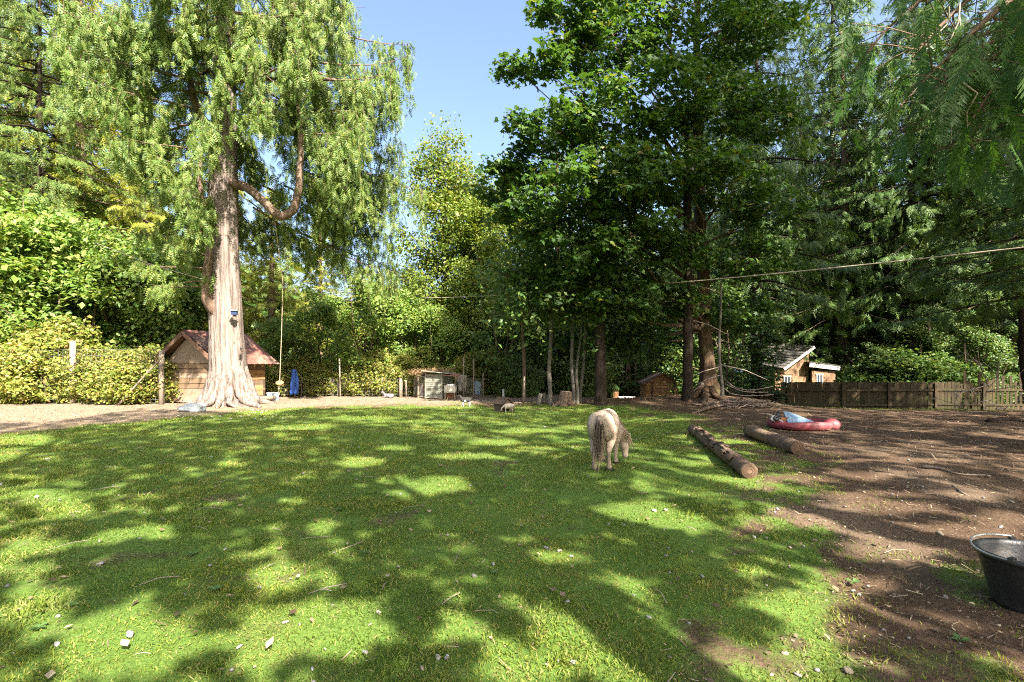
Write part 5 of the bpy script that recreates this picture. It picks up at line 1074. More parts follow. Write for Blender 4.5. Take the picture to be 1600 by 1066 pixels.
while x < 2.9:
    h_ = 0.95 + rng.normal(0, 0.03); o_ = link('board', pick_m[k % 6], parent=fe2, loc=(x, 0.35 * x / 2.9 * 1.5, h_ / 2 - 0.1), rot=(0, rng.normal(0, 0.01), 0.15)); o_.scale = (1, 1, h_); x += 0.145; k += 1
mb = MB(); mb.beam((-0.1, -0.04, 0.6), (2.95, 0.48, 0.6), 0.08, 0.04); mb.build('rail', M['fence'], fe2, flat=True)

# ---- shingled house beyond the fence
hd = 36.0; h0 = at(1264, 640, hd); h0[2] = gz(h0[0], hd)
HO = empty('shingled_house', tuple(h0), 0, 'small brown shingled house with grey shake roof beyond the board fence', 'house')
def hz(py): return CAM_H - (py - PY0) / F * hd - h0[2]
def hx(px): return (px - PX0) / F * hd - h0[0]
shm = [mesh_np('shingle', *MB().box((0, 0, 0), (0.24, 0.02, 0.22), jit=0.008).arrays()) for _ in range(4)]
for m_ in shm: m_.materials.append(M['shingle']); m_.shade_flat()
wins = [(hx(1275), hz(592), 0.36, 0.62), (hx(1230), hz(596), 0.42, 0.70)]
# gable wall faces the camera: left slope runs from the ridge down to the left
gx0, gx1, gxr = hx(1211), hx(1257), hx(1264)
mb = MB(); mb.box(((gx0 + gxr) / 2, 0.12, hz(606) / 2), (gxr - gx0, 0.16, hz(606))); mb.build('wall_core', M['shingle'], HO, flat=True)
V, Fq = poly_prism([(gx0, hz(606)), (gxr, hz(606)), (gxr, hz(546)), (gx0, hz(584))], 0.16); mb = MB(); mb.add(V + (0, 0.12, 0), Fq); mb.build('gable_core', M['shingle'], HO, flat=True)
mb = MB(); mb.box(((gxr + hx(1300)) / 2, -0.30, hz(579) / 2), (hx(1300) - gxr, 0.16, hz(579))); mb.build('porch_core', M['shingle'], HO, flat=True)
mb = MB(); mb.box((hx(1300) - 0.08, 1.0, hz(579) / 2), (0.16, 2.4, hz(579) - 0.02)); mb.build('porch_side', M['shingle'], HO, flat=True)
for (xa, xb, yy, ztop) in ((gx0, gxr, 0.028, None), (gxr, hx(1300), -0.392, hz(579))):
    row = 0; z = hz(612)
    while True:
        z += 0.19; row += 1
        if z > (hz(545) if ztop is None else ztop - 0.1): break
        x = xa + 0.12 + (row % 2) * 0.11
        while x < xb - 0.1:
            okk = ztop is not None or z + 0.12 < np.interp(x, [gx0, gxr], [hz(584), hz(546)])
            if okk and not any(abs(x - wx_) < ww_ / 2 + 0.1 and abs(z - wz_) < wh_ / 2 + 0.08 for wx_, wz_, ww_, wh_ in wins):
                link('shingle', shm[(row * 7 + int(x * 10)) % 4], parent=HO, loc=(x, yy - 0.004, z), rot=(0.07, rng.normal(0, 0.02), 0))
            x += 0.25
for wx_, wz_, ww_, wh_ in wins:
    yy = -0.42 if wx_ > gxr else 0.0; fr = MB()
    for sx_ in (-1, 0, 1): fr.box((sx_ * ww_ / 2, 0, 0), (0.07 if sx_ else 0.05, 0.05, wh_ + 0.07))
    for sz_ in (-1, 1): fr.box((0, -0.004, sz_ * wh_ / 2), (ww_ + 0.16, 0.05, 0.09))
    wo = fr.build('window', M['white_paint'], HO, (wx_, yy, wz_), flat=True); gl = MB(); gl.box((0, 0.012, 0), (ww_, 0.012, wh_)); gl.build('pane', M['glass'], wo, flat=True)
fas = MB(); a, b = np.array([hx(1257), -0.62, hz(569.5)]), np.array([hx(1304), -0.62, hz(575.0)])
for k in range(11):
    p_ = a + (b - a) * k / 11; q_ = a + (b - a) * (k + 1) / 11 - (0.012, 0, 0); mb = MB(); mb.beam(p_, q_, 0.34, 0.03); mb.build('fascia_board', M['white_paint'], HO, flat=True)
mb = MB(); mb.box(((a + b) / 2 + (0, 1.5, 0.16)), (np.linalg.norm(b - a) + 0.05, 3.1, 0.05), R=np.array(Matrix.Rotation(math.atan2(a[2] - b[2], b[0] - a[0]), 3, 'Y'))); mb.build('porch_roof', M['shake'], HO, flat=True)
# the roof slope: rake edge low-left to ridge, running back to the left and away
ra, rb = np.array([hx(1220), -0.4, hz(576)]), np.array([hx(1267), -0.4, hz(541.5)]); back = np.array([-1.75, 3.6, 0.42])
nsh = 0
for i in range(9):
    for j in range(9):
        p_ = ra + (rb - ra) * i / 9 + back * j / 9; e1 = (rb - ra) / 9 * 1.12; e2 = back / 9 * 0.98; up_ = np.cross(e1, e2); up_ = up_ / np.linalg.norm(up_); up_ *= np.sign(up_[2])
        lo = up_ * (0.035 + rng.uniform(0, 0.012)); hi = up_ * 0.005; V = np.array([p_ + lo, p_ + e2 + lo, p_ + e1 + e2 + hi, p_ + e1 + hi]); V = np.concatenate([V, V - up_ * 0.03])
        mb = MB(); mb.add(V, [(0, 1, 2), (0, 2, 3), (4, 6, 5), (4, 7, 6), (0, 4, 5), (0, 5, 1), (1, 5, 6), (1, 6, 2), (2, 6, 7), (2, 7, 3), (3, 7, 4), (3, 4, 0)]); mb.build('roof_shingle', M['shake'], HO, flat=True)
mb = MB(); mb.beam(ra + (0, -0.04, -0.06), rb + (0, -0.04, -0.06), 0.17, 0.05); mb.build('rake_board', M['white_paint'], HO, flat=True)
mb = MB(); V = np.array([ra, rb, rb + back, ra + back]) - (0, 0, 0.06); mb.add(np.concatenate([V, V - (0, 0, 0.05)]), [(0, 1, 2), (0, 2, 3), (4, 6, 5), (4, 7, 6), (0, 4, 5), (0, 5, 1), (1, 5, 6), (1, 6, 2), (2, 6, 7), (2, 7, 3), (3, 7, 4), (3, 4, 0)]); mb.build('roof_deck', M['wood_dark'], HO, flat=True)
# ---- blue tarp glimpsed left of the house
p = at(1153, 581, 33); o = link('tarp_bundle', blob('tarp_bundle', 0.35, 8, (1.3, 0.6, 0.45), 14, 0.12), M['blue_pale'], loc=tuple(p)); tag(o, 'crumpled pale blue tarp glimpsed through the dark fir sapling', 'tarp')
# ---- orange cabin, table and chairs far behind
od = 32.0; o0 = at(1010, 632, od); o0[2] = gz(o0[0], od); OC = empty('orange_cabin', tuple(o0), -0.05, 'orange board cabin glimpsed far back between the trunks', 'cabin')
ow = (1052 - 1003) / F * od
boards(OC, (0, 0, 0), (ow, 0, 0), [(0.02 + 0.17 * k, 0.02 + 0.17 * (k + 1), None) for k in range(9)], 0.04, 'wood_orange', 'board', gap=0.02)
boards(OC, (0, 0.05, 0), (0, 2.0, 0), [(0.02 + 0.17 * k, 0.02 + 0.17 * (k + 1), None) for k in range(9)], 0.04, 'wood_orange', 'board', gap=0.02)
V, Fq = poly_prism([(0.0, 1.57), (ow, 1.57), (ow / 2, 2.1)], 0.05); mb = MB(); mb.add(V, Fq); mb.build('gable', M['wood_orange'], OC, flat=True)
for s in (-1, 1):
    a, b = np.array([ow / 2, -0.2, 2.16]), np.array([ow / 2 + s * (ow / 2 + 0.2), -0.2, 1.5]); u = (b - a) / np.linalg.norm(b - a); mb = MB(); mb.box((a + b) / 2 + (0, 1.2, 0), (np.linalg.norm(b - a), 2.6, 0.05), R=np.stack([u, [0, 1, 0], np.cross(u, [0, 1, 0])], 1)); mb.build('roof', M['wood_dark'], OC, flat=True)
for x in (0.35, ow - 0.3): mb = MB(); mb.box((x, -0.05, 0.8), (0.10, 0.06, 1.6)); mb.build('post', M['wood_dark'], OC, flat=True)
t0 = at(977, 622, 31); t0[2] = gz(t0[0], 31); te = empty('garden_table', tuple(t0), 0.2, 'white garden table standing on the bright grass far back', 'table')
mb = MB(); mb.box((0, 0, 0.70), (1.1, 0.7, 0.05)); mb.build('tabletop', M['white_paint'], te, flat=True)
for sx_ in (-1, 1):
    for sy_ in (-1, 1): mb = MB(); mb.box((sx_ * 0.48, sy_ * 0.28, 0.34), (0.05, 0.05, 0.67)); mb.build('leg', M['white_paint'], te, flat=True)
c0 = at(966, 622, 30.5); c0[2] = gz(c0[0], 30.5); ch = empty('garden_chair', tuple(c0), 0.6, 'reddish garden chair left of the white table far back', 'chair')
mb = MB(); mb.box((0, 0, 0.42), (0.45, 0.45, 0.04)); mb.build('seat', M['rust'], ch, flat=True)
for k in range(4): mb = MB(); mb.box((-0.17 + 0.115 * k, 0.21, 0.68), (0.07, 0.03, 0.5)); mb.build('back_slat', M['rust'], ch, flat=True)
for sx_ in (-1, 1):
    for sy_ in (-1, 1): mb = MB(); mb.box((sx_ * 0.2, sy_ * 0.19, 0.2), (0.04, 0.04, 0.4)); mb.build('leg', M['rust'], ch, flat=True)
mv = at(497, 578, 29); mvz = gz(mv[0], 29); mve = empty('parked_trailer', (mv[0], 29, mvz), 0.2, 'white trailer glimpsed through the hedge right of the blue cloth', 'trailer')
mb = MB(); mb.box((0, 0, 0.95), (1.5, 1.2, 0.85), jit=0.01); mb.build('body', M['white_paint'], mve, flat=True)
mb = MB(); mb.box((0.1, -0.62, 1.1), (0.6, 0.03, 0.3)); mb.build('window', M['glass'], mve, flat=True)
for s in (-1, 1):
    mb = MB(); mb.add(*lathe([(0.0, -0.08), (0.24, -0.08), (0.27, 0), (0.24, 0.08), (0, 0.08)], 14)); mb.build('wheel', M['black_rubber'], mve, (s * 0.4, -0.62, 0.27), (math.pi / 2, 0, 0))

# ---- line across the yard
le = empty('clothesline', (-2.0, 19.5, 0), 0, 'long pale rope line strung across the yard from left trees to right edge', 'line'); l0 = np.array([-2.0, 19.5, 0])
n = 70; t = np.linspace(0, 1, n); A_ = at(660, 466, 27.0); B_ = at(1900, 352, 10.0); P_ = A_[None] * (1 - t)[:, None] + B_[None] * t[:, None]
# sag so that it passes (735,463) (1100,440) (1600,390)
P_[:, 2] -= 0.55 * 4 * t * (1 - t) * 0.5
mb = MB(); mb.tube(P_ - l0, np.full(n, 0.016), 6); mb.build('rope', M['line'], le)
for tt in (0.25, 0.42, 0.58, 0.66, 0.74, 0.82):
    q = np.array([np.interp(tt, t, P_[:, k]) for k in range(3)]) - l0; mb = MB(); mb.tube([q + (-0.07, 0, 0), q, q + (0.07, 0, 0.0)], [0.02, 0.034, 0.02], 6); mb.build('knot', M['line'], le)
mb = MB(); P2 = np.array([at(150, 380, 20), at(240, 415, 19.5), at(330, 440, 18.2)]); b0 = P2[0]; trunk_tube(mb, P2 - b0, [0.012] * 3, 5, 0, 6); o = mb.build('guy_line', M['line'], None, tuple(b0)); tag(o, 'thin line sloping from the hedge to the big cedar trunk', 'line')

# ---- two logs on the lawn edge
p, q = ground(1082, 678), ground(1171, 750); e1_ = lie('log', p + (0, 0, 0.10), q + (0, 0, 0.10), 0.104, 'log_bark', 'long cracked log lying on the grass, nearest the pony', 'log', 18, end='log_end', rough=0.06)
p2, q2 = ground(1170, 682), ground(1247, 712); e2_ = lie('log', p2 + (0, 0, 0.118), q2 + (0, 0, 0.118), 0.12, 'log_bark', 'shorter smooth log lying on the dirt below the paddling pool', 'log', 18, end='log_end', rough=0.03)
d_ = (q - p); L_ = np.linalg.norm(d_); d_ /= L_
for k in range(9):                                           # cracked bark plates on the long log
    c = d_ * L_ * (0.12 + 0.09 * k); a = rng.uniform(0.4, 2.4); b = np.cross(d_, (0, 0, 1)); b /= np.linalg.norm(b); u = np.cross(b, d_)
    mb = MB(); ln = rng.uniform(0.10, 0.22); cc = np.linspace(a - 0.5, a + 0.5, 6)
    V = [c + d_ * s * ln * (1 + 0.2 * rng.normal()) + 0.116 * (math.cos(x_) * b + math.sin(x_) * u) for s in (-1, 1) for x_ in cc]; V2 = [v * 1 + 0.010 * 0 for v in V]
    Fq = []
    for i in range(5): Fq += [(i, i + 1, i + 7), (i, i + 7, i + 6)]
    mb.add(V, Fq); o = mb.build('bark_plate', M['log_bark'], e1_); s_ = o.modifiers.new('thick', 'SOLIDIFY'); s_.thickness = 0.018

# ---- paddling pool with what lies in it
pc = ground(1250, 669); pe_ = empty('paddling_pool', tuple(pc), 0, 'faded red plastic paddling pool with a rounded bulge on its right', 'pool')
R0 = 0.66; prof = [(0.0, 0.015), (0.50, 0.02), (0.56, 0.06), (0.585, 0.16), (0.63, 0.185), (0.68, 0.165), (0.70, 0.10), (0.67, 0.03), (0.62, 0.0), (0.0, 0.0)]
V, Fq = lathe(prof, 40); a_3 = np.arctan2(V[:, 1], V[:, 0]); rr_ = np.hypot(V[:, 0], V[:, 1]); V[:, 2] *= 1 + 0.10 * np.sin(3 * a_3); V[:, :2] *= (1 + 0.03 * np.sin(5 * a_3))[:, None]; V[:, 1] *= 0.85
mb = MB(); mb.add(V, Fq); mb.build('basin', M['red_plastic'], pe_)
o = link('bulge', blob('bulge', 0.20, 3, (1.05, 0.95, 0.72), 18, 0.02), M['red_plastic'], pe_, (0.58, -0.25, 0.105))
bz = at(1248, 655, pc[1] - 0.05); lid = empty('plastic_board', tuple(bz), 0, 'pale blue plastic board lying slanted in the red pool', 'board')
V, Fq = poly_prism([(-0.30, -0.05), (-0.22, -0.10), (0.28, -0.085), (0.30, -0.04), (-0.12, 0.10), (-0.26, 0.11)], 0.03); mb = MB(); Rm = np.array(Matrix.Rotation(-0.9, 3, 'X')); mb.add((V * (1, 1, 2.2)) @ Rm.T, Fq); mb.build('board', M['blue_pale'], lid, flat=True)
mb = MB(); mb.box((-0.34, 0.02, -0.04), (0.16, 0.10, 0.16), jit=0.01); mb.build('brown_end', M['rust'], lid, flat=True)
ty = at(1213, 652, pc[1] - 0.1); toy = empty('broken_toy', tuple(ty), 0, 'jumbled black and white toy with a pale stick at the pool rim', 'toy')
for a, b, r, m_ in [((-0.08, 0, -0.10), (0.05, 0, 0.10), 0.028, 'black_rubber'), ((0.05, 0, 0.10), (0.09, 0.02, 0.14), 0.024, 'black_rubber'), ((-0.10, 0.02, 0.02), (0.02, 0, -0.06), 0.03, 'white_paint'), ((0.0, -0.02, -0.02), (0.16, -0.03, -0.13), 0.025, 'white_paint'), ((-0.13, 0, -0.03), (-0.05, 0, -0.10), 0.028, 'white_paint'), ((-0.06, 0.03, 0.05), (0.08, 0.01, 0.02), 0.025, 'black_rubber'), ((0.02, 0.0, -0.10), (0.10, 0.03, 0.03), 0.02, 'black_rubber')]:
    mb = MB(); mb.bar(a, b, r, 7); mb.build('frame_tube', M[m_], toy)
mb = MB(); mb.tube([(-0.26, 0.02, 0.09), (-0.12, 0.0, 0.045), (0.0, 0, 0.02)], [0.012, 0.016, 0.014], 6); mb.build('stick', M['dead_twig'], toy)
mb = MB(); mb.add(*lathe([(0.03, -0.02), (0.06, -0.02), (0.065, 0), (0.06, 0.02), (0.03, 0.02)], 12)); mb.build('wheel', M['black_rubber'], toy, (-0.02, -0.04, -0.02), (1.3, 0.3, 0))

# ---- black feed tub at the right edge
tx, ty_ = 3.26, 3.20; tub = empty('feed_tub', (tx, ty_, gz(tx, ty_)), 0.5, 'black rubber feed tub with wire handle at the right edge', 'tub')
prof = [(0.0, 0.012), (0.19, 0.012), (0.20, 0.03), (0.262, 0.33), (0.268, 0.352), (0.285, 0.362), (0.305, 0.358), (0.310, 0.345), (0.305, 0.330), (0.285, 0.322), (0.281, 0.300), (0.276, 0.292), (0.208, 0.02), (0.20, 0.0), (0.0, 0.0)]
mb = MB(); mb.add(*lathe(prof, 56)); mb.build('body', M['black_rubber'], tub)
mb = MB(); an = np.linspace(0.35, math.pi - 0.35, 26); mb.tube(np.stack([0.312 * np.cos(an + 0.3), 0.312 * np.sin(an + 0.3), 0.368 + 0.012 * np.sin(an * 2)], 1), np.full(26, 0.007), 6); mb.build('handle', M['wire'], tub)
for s in (0.65, math.pi - 0.05): mb = MB(); mb.box((0.30 * math.cos(s), 0.30 * math.sin(s), 0.362), (0.05, 0.03, 0.03), rz=s); mb.build('lug', M['black_rubber'], tub, flat=True)

tub.scale = (0.94, 0.94, 0.94)
# ---- dark doghouse
dp = ground(786, 643); dh = empty('doghouse', tuple(dp), 0.75, 'tiny dark brown doghouse with pitched roof on the far lawn', 'doghouse')
for s in (-1, 1):
    for k in range(3): mb = MB(); mb.box((s * 0.19, 0, 0.045 + 0.085 * k), (0.02, 0.40, 0.08)); mb.build('wall_board', M['wood_dark'], dh, flat=True)
V, Fq = poly_prism([(-0.19, 0), (-0.09, 0), (-0.09, 0.22), (0.09, 0.22), (0.09, 0), (0.19, 0), (0.19, 0.26), (0, 0.42), (-0.19, 0.26)], 0.02)
bmx = MB(); bmx.add(*poly_prism([(-0.19, 0), (-0.09, 0), (-0.09, 0.26), (-0.19, 0.26)], 0.02)); bmx.add(*poly_prism([(0.09, 0), (0.19, 0), (0.19, 0.26), (0.09, 0.26)], 0.02)); bmx.add(*poly_prism([(-0.19, 0.262), (0.19, 0.262), (0, 0.42)], 0.02)); bmx.build('front', M['wood_dark'], dh, (0, -0.19, 0), flat=True)
mb = MB(); mb.add(*poly_prism([(-0.18, 0), (0.18, 0), (0.18, 0.26), (0, 0.41), (-0.18, 0.26)], 0.02)); mb.build('back', M['wood_dark'], dh, (0, 0.19, 0), flat=True)
for s in (-1, 1):
    a, b = np.array([0, 0, 0.445]), np.array([s * 0.25, 0, 0.235]); u = (b - a) / np.linalg.norm(b - a); mb = MB(); mb.box((a + b) / 2, (np.linalg.norm(b - a), 0.50, 0.022), R=np.stack([u, [0, 1, 0], np.cross(u, [0, 1, 0])], 1)); mb.build('roof', M['wood_dark'], dh, flat=True)

# ================================================================== animals
def ball(mb, c, r, n=10):
    th_ = np.arange(n) * 2 * math.pi / n; ph = np.linspace(-math.pi / 2, math.pi / 2, n // 2 + 1); r = np.broadcast_to(np.asarray(r, float), (3,))
    V = np.array([(math.cos(p) * math.cos(t), math.cos(p) * math.sin(t), math.sin(p)) for p in ph for t in th_]) * r + np.array(c)
    m = len(ph); i = np.arange(m - 1)[:, None] * n; j = np.arange(n)[None]; j2 = (j + 1) % n
    A_, B_, C_, D_ = (i + j).ravel(), (i + j2).ravel(), (i + n + j2).ravel(), (i + n + j).ravel()
    mb.add(V, np.concatenate([np.stack([A_, B_, C_], 1), np.stack([A_, C_, D_], 1)]))
def chain(mb, pts, rads):
    pts = [np.array(p, float) for p in pts]
    for k in range(len(pts) - 1):
        L = np.linalg.norm(pts[k + 1] - pts[k]); m = max(2, int(L / (0.35 * min(rads[k], rads[k + 1])) + 1))
        for t in np.linspace(0, 1, m): ball(mb, pts[k] * (1 - t) + pts[k + 1] * t, rads[k] * (1 - t) + rads[k + 1] * t)
def flesh(mb, name, mat, parent, voxel, iters=6, flip=False):
    """weld overlapping forms into one continuous skin"""
    tmp = bpy.data.objects.new('tmp', mb.mesh('tmp')); COL.objects.link(tmp)
    rm = tmp.modifiers.new('r', 'REMESH'); rm.mode = 'VOXEL'; rm.voxel_size = voxel; rm.use_smooth_shade = True
    sm_ = tmp.modifiers.new('s', 'SMOOTH'); sm_.factor = 0.5; sm_.iterations = iters
    dg = bpy.context.evaluated_depsgraph_get(); me_ = bpy.data.meshes.new_from_object(tmp.evaluated_get(dg)); bpy.data.objects.remove(tmp)
    me_.name = name; me_.materials.clear(); return link(name, me_, M[mat], parent)
def strands(name, mat, parent, roots, dirs, L, w_, bend=(0, 0, -0.3), jit=0.15, seg=4):
    mb = MB()
    for p, d in zip(roots, dirs):
        p = np.array(p, float); d = np.array(d, float) + rng.normal(0, jit, 3); d /= np.linalg.norm(d); ln = L * rng.uniform(0.6, 1.1); s = np.cross(d, unit(1)[0]); s /= np.linalg.norm(s); V = []
        for k in range(seg + 1):
            t = k / seg; c = p + d * ln * t + np.array(bend) * ln * t * t; wd = w_ * (1 - t) ** 0.6 + 0.0005; V += [c - s * wd, c + s * wd]
        mb.add(V, [f for k in range(seg) for f in ((2 * k, 2 * k + 1, 2 * k + 3), (2 * k, 2 * k + 3, 2 * k + 2))])
    o = mb.build(name, M[mat], parent); return o
def coat(name, mat, parent, body, n, L, w_, zmin, flow=(0, -0.3, -0.8), skip=None):
    """short hairs standing out of a body, so that its outline is shaggy"""
    m = body.data; m.calc_loop_triangles(); co = np.empty(len(m.vertices) * 3, np.float32); m.vertices.foreach_get('co', co); co = co.reshape(-1, 3)
    tri = np.empty(len(m.loop_triangles) * 3, np.int32); m.loop_triangles.foreach_get('vertices', tri); tri = tri.reshape(-1, 3)
    a, b, c = co[tri[:, 0]], co[tri[:, 1]], co[tri[:, 2]]; nn = np.cross(b - a, c - a); ar = np.linalg.norm(nn, axis=1) + 1e-12; nn /= ar[:, None]
    k = rng.choice(len(tri), n, p=ar / ar.sum()); u = rng.uniform(0, 1, (n, 2)); u = np.where(u.sum(1, keepdims=True) > 1, 1 - u, u)
    P = a[k] + (b - a)[k] * u[:, :1] + (c - a)[k] * u[:, 1:]; N = nn[k]; ok = P[:, 2] > zmin
    P, N = P[ok], N[ok]; d = N * 0.22 + np.array(flow) + rng.normal(0, 0.16, P.shape); d /= np.linalg.norm(d, axis=1)[:, None]
    T = np.array([(-w_, 0, 0), (w_, 0, 0), (0, L, -0.1 * L)]); V, Fq = stamp(T, np.array([(0, 1, 2)]), P - N * 0.003, d, N + rng.normal(0, 0.06, P.shape), rng.uniform(0.6, 1.2, len(P)))
    o = link(name, mesh_np(name, V, Fq), M[mat], parent); o['kind'] = 'stuff'; return o

# ---- the pony, seen from behind, grazing
hp = np.array([1.245, 7.10]); py_ = empty('pony', (hp[0], hp[1], gz(*hp)), -math.radians(20), 'pale shaggy pony grazing on the lawn with its tail to us', 'pony')
mb = MB()
ball(mb, (0, 0.06, 0.65), (0.165, 0.19, 0.19), 16); ball(mb, (-0.085, -0.04, 0.62), (0.112, 0.17, 0.19), 14); ball(mb, (0.085, -0.04, 0.62), (0.105, 0.17, 0.19), 14)
ball(mb, (0, 0.30, 0.60), (0.205, 0.30, 0.225), 18); ball(mb, (0, 0.50, 0.60), (0.18, 0.22, 0.22), 16); ball(mb, (0, 0.08, 0.72), (0.12, 0.18, 0.10), 12); ball(mb, (0, 0.32, 0.72), (0.14, 0.25, 0.09), 12); ball(mb, (0, 0.56, 0.70), (0.09, 0.14, 0.12), 12)
for s in (-1, 1):
    dy = -0.03 if s < 0 else 0.06
    chain(mb, [(s * 0.09, 0.00, 0.58), (s * 0.108, 0.06 + dy, 0.44), (s * 0.098, -0.075 + dy, 0.29), (s * 0.095, -0.05 + dy, 0.18), (s * 0.095, -0.03 + dy, 0.085), (s * 0.095, -0.01 + dy, 0.045)], [0.120, 0.078, 0.042, 0.028, 0.034, 0.040])
    fy = 0.0 if s > 0 else 0.09
    chain(mb, [(s * 0.115, 0.58, 0.50), (s * 0.115, 0.55 + fy, 0.38), (s * 0.108, 0.57 + fy, 0.245), (s * 0.105, 0.565 + fy, 0.13), (s * 0.105, 0.57 + fy, 0.075), (s * 0.105, 0.585 + fy, 0.04)], [0.115, 0.065, 0.040, 0.028, 0.034, 0.040])
chain(mb, [(0, 0.60, 0.60), (0.05, 0.74, 0.50), (0.125, 0.85, 0.375), (0.165, 0.89, 0.31)], [0.165, 0.135, 0.105, 0.085])
chain(mb, [(0.17, 0.895, 0.30), (0.185, 0.91, 0.22), (0.195, 0.915, 0.13), (0.20, 0.915, 0.075)], [0.082, 0.078, 0.056, 0.050])
ball(mb, (0.175, 0.86, 0.235), (0.062, 0.05, 0.075))
for s in (-1, 1): chain(mb, [(0.165 + s * 0.055, 0.86, 0.365), (0.165 + s * 0.095, 0.845, 0.40), (0.165 + s * 0.125, 0.84, 0.42)], [0.026, 0.028, 0.010])
chain(mb, [(0, -0.15, 0.745), (0, -0.215, 0.70), (0, -0.235, 0.60)], [0.045, 0.04, 0.03])
body = flesh(mb, 'body', 'coat_pony', py_, 0.0115, 6)
coat('coat', 'coat_pony', py_, body, 18000, 0.022, 0.0018, 0.28)
for s in (-1, 1):
    dy = -0.03 if s < 0 else 0.06; fy = 0.0 if s > 0 else 0.09
    for x_, y_ in ((s * 0.095, 0.005 + dy), (s * 0.105, 0.60 + fy)):
        m_ = MB(); m_.add(*lathe([(0, -0.002), (0.050, -0.002), (0.046, 0.03), (0.040, 0.052), (0, 0.052)], 14)); m_.build('hoof', M['hoof'], py_, (x_, y_, 0.0))
tr = [(rng.normal(0, 0.016), -0.225 + rng.normal(0, 0.012), 0.735 - abs(rng.normal(0, 0.06))) for _ in range(170)]
strands('tail', 'hair_dark', py_, tr, [(p[0] * 2.4, -0.22, -0.95) for p in tr], 0.42, 0.004, (0, 0.10, -0.10), 0.05, 6)
tr = [(rng.normal(0, 0.028), -0.245 + rng.normal(0, 0.012), 0.60 - abs(rng.normal(0, 0.10))) for _ in range(190)]
strands('tail_lock', 'hair_blond', py_, tr, [(p[0] * 1.2, -0.12, -1.0) for p in tr], 0.34, 0.0042, (0, 0.06, -0.1), 0.05, 5)
mr = []; md = []
for _ in range(240):
    t = rng.uniform(0, 1); c = np.array([0.0, 0.56, 0.80]) * (1 - t) + np.array([0.175, 0.93, 0.40]) * t; c[0] += 0.03; mr.append(c + rng.normal(0, 0.015, 3)); md.append((0.55, 0.0, -0.75))
strands('mane', 'hair_blond', py_, mr, md, 0.20, 0.004, (0, 0, -0.5), 0.15, 4)
fr_ = [np.array([0.175, 0.93, 0.36]) + rng.normal(0, 0.015, 3) for _ in range(60)]; strands('forelock', 'hair_blond', py_, fr_, [(0.1, 0.25, -1)] * 60, 0.14, 0.004, (0, 0, -0.2), 0.18, 3)
for s in (-1, 1): m_ = MB(); ball(m_, (0.18 + s * 0.064, 0.93, 0.25), 0.013); m_.build('eye', M['hoof'], py_)
m_ = MB()
for s in (-1, 1): ball(m_, (0.20 + s * 0.022, 0.955, 0.075), (0.009, 0.008, 0.011))
m_.build('nostrils', M['hoof'], py_)

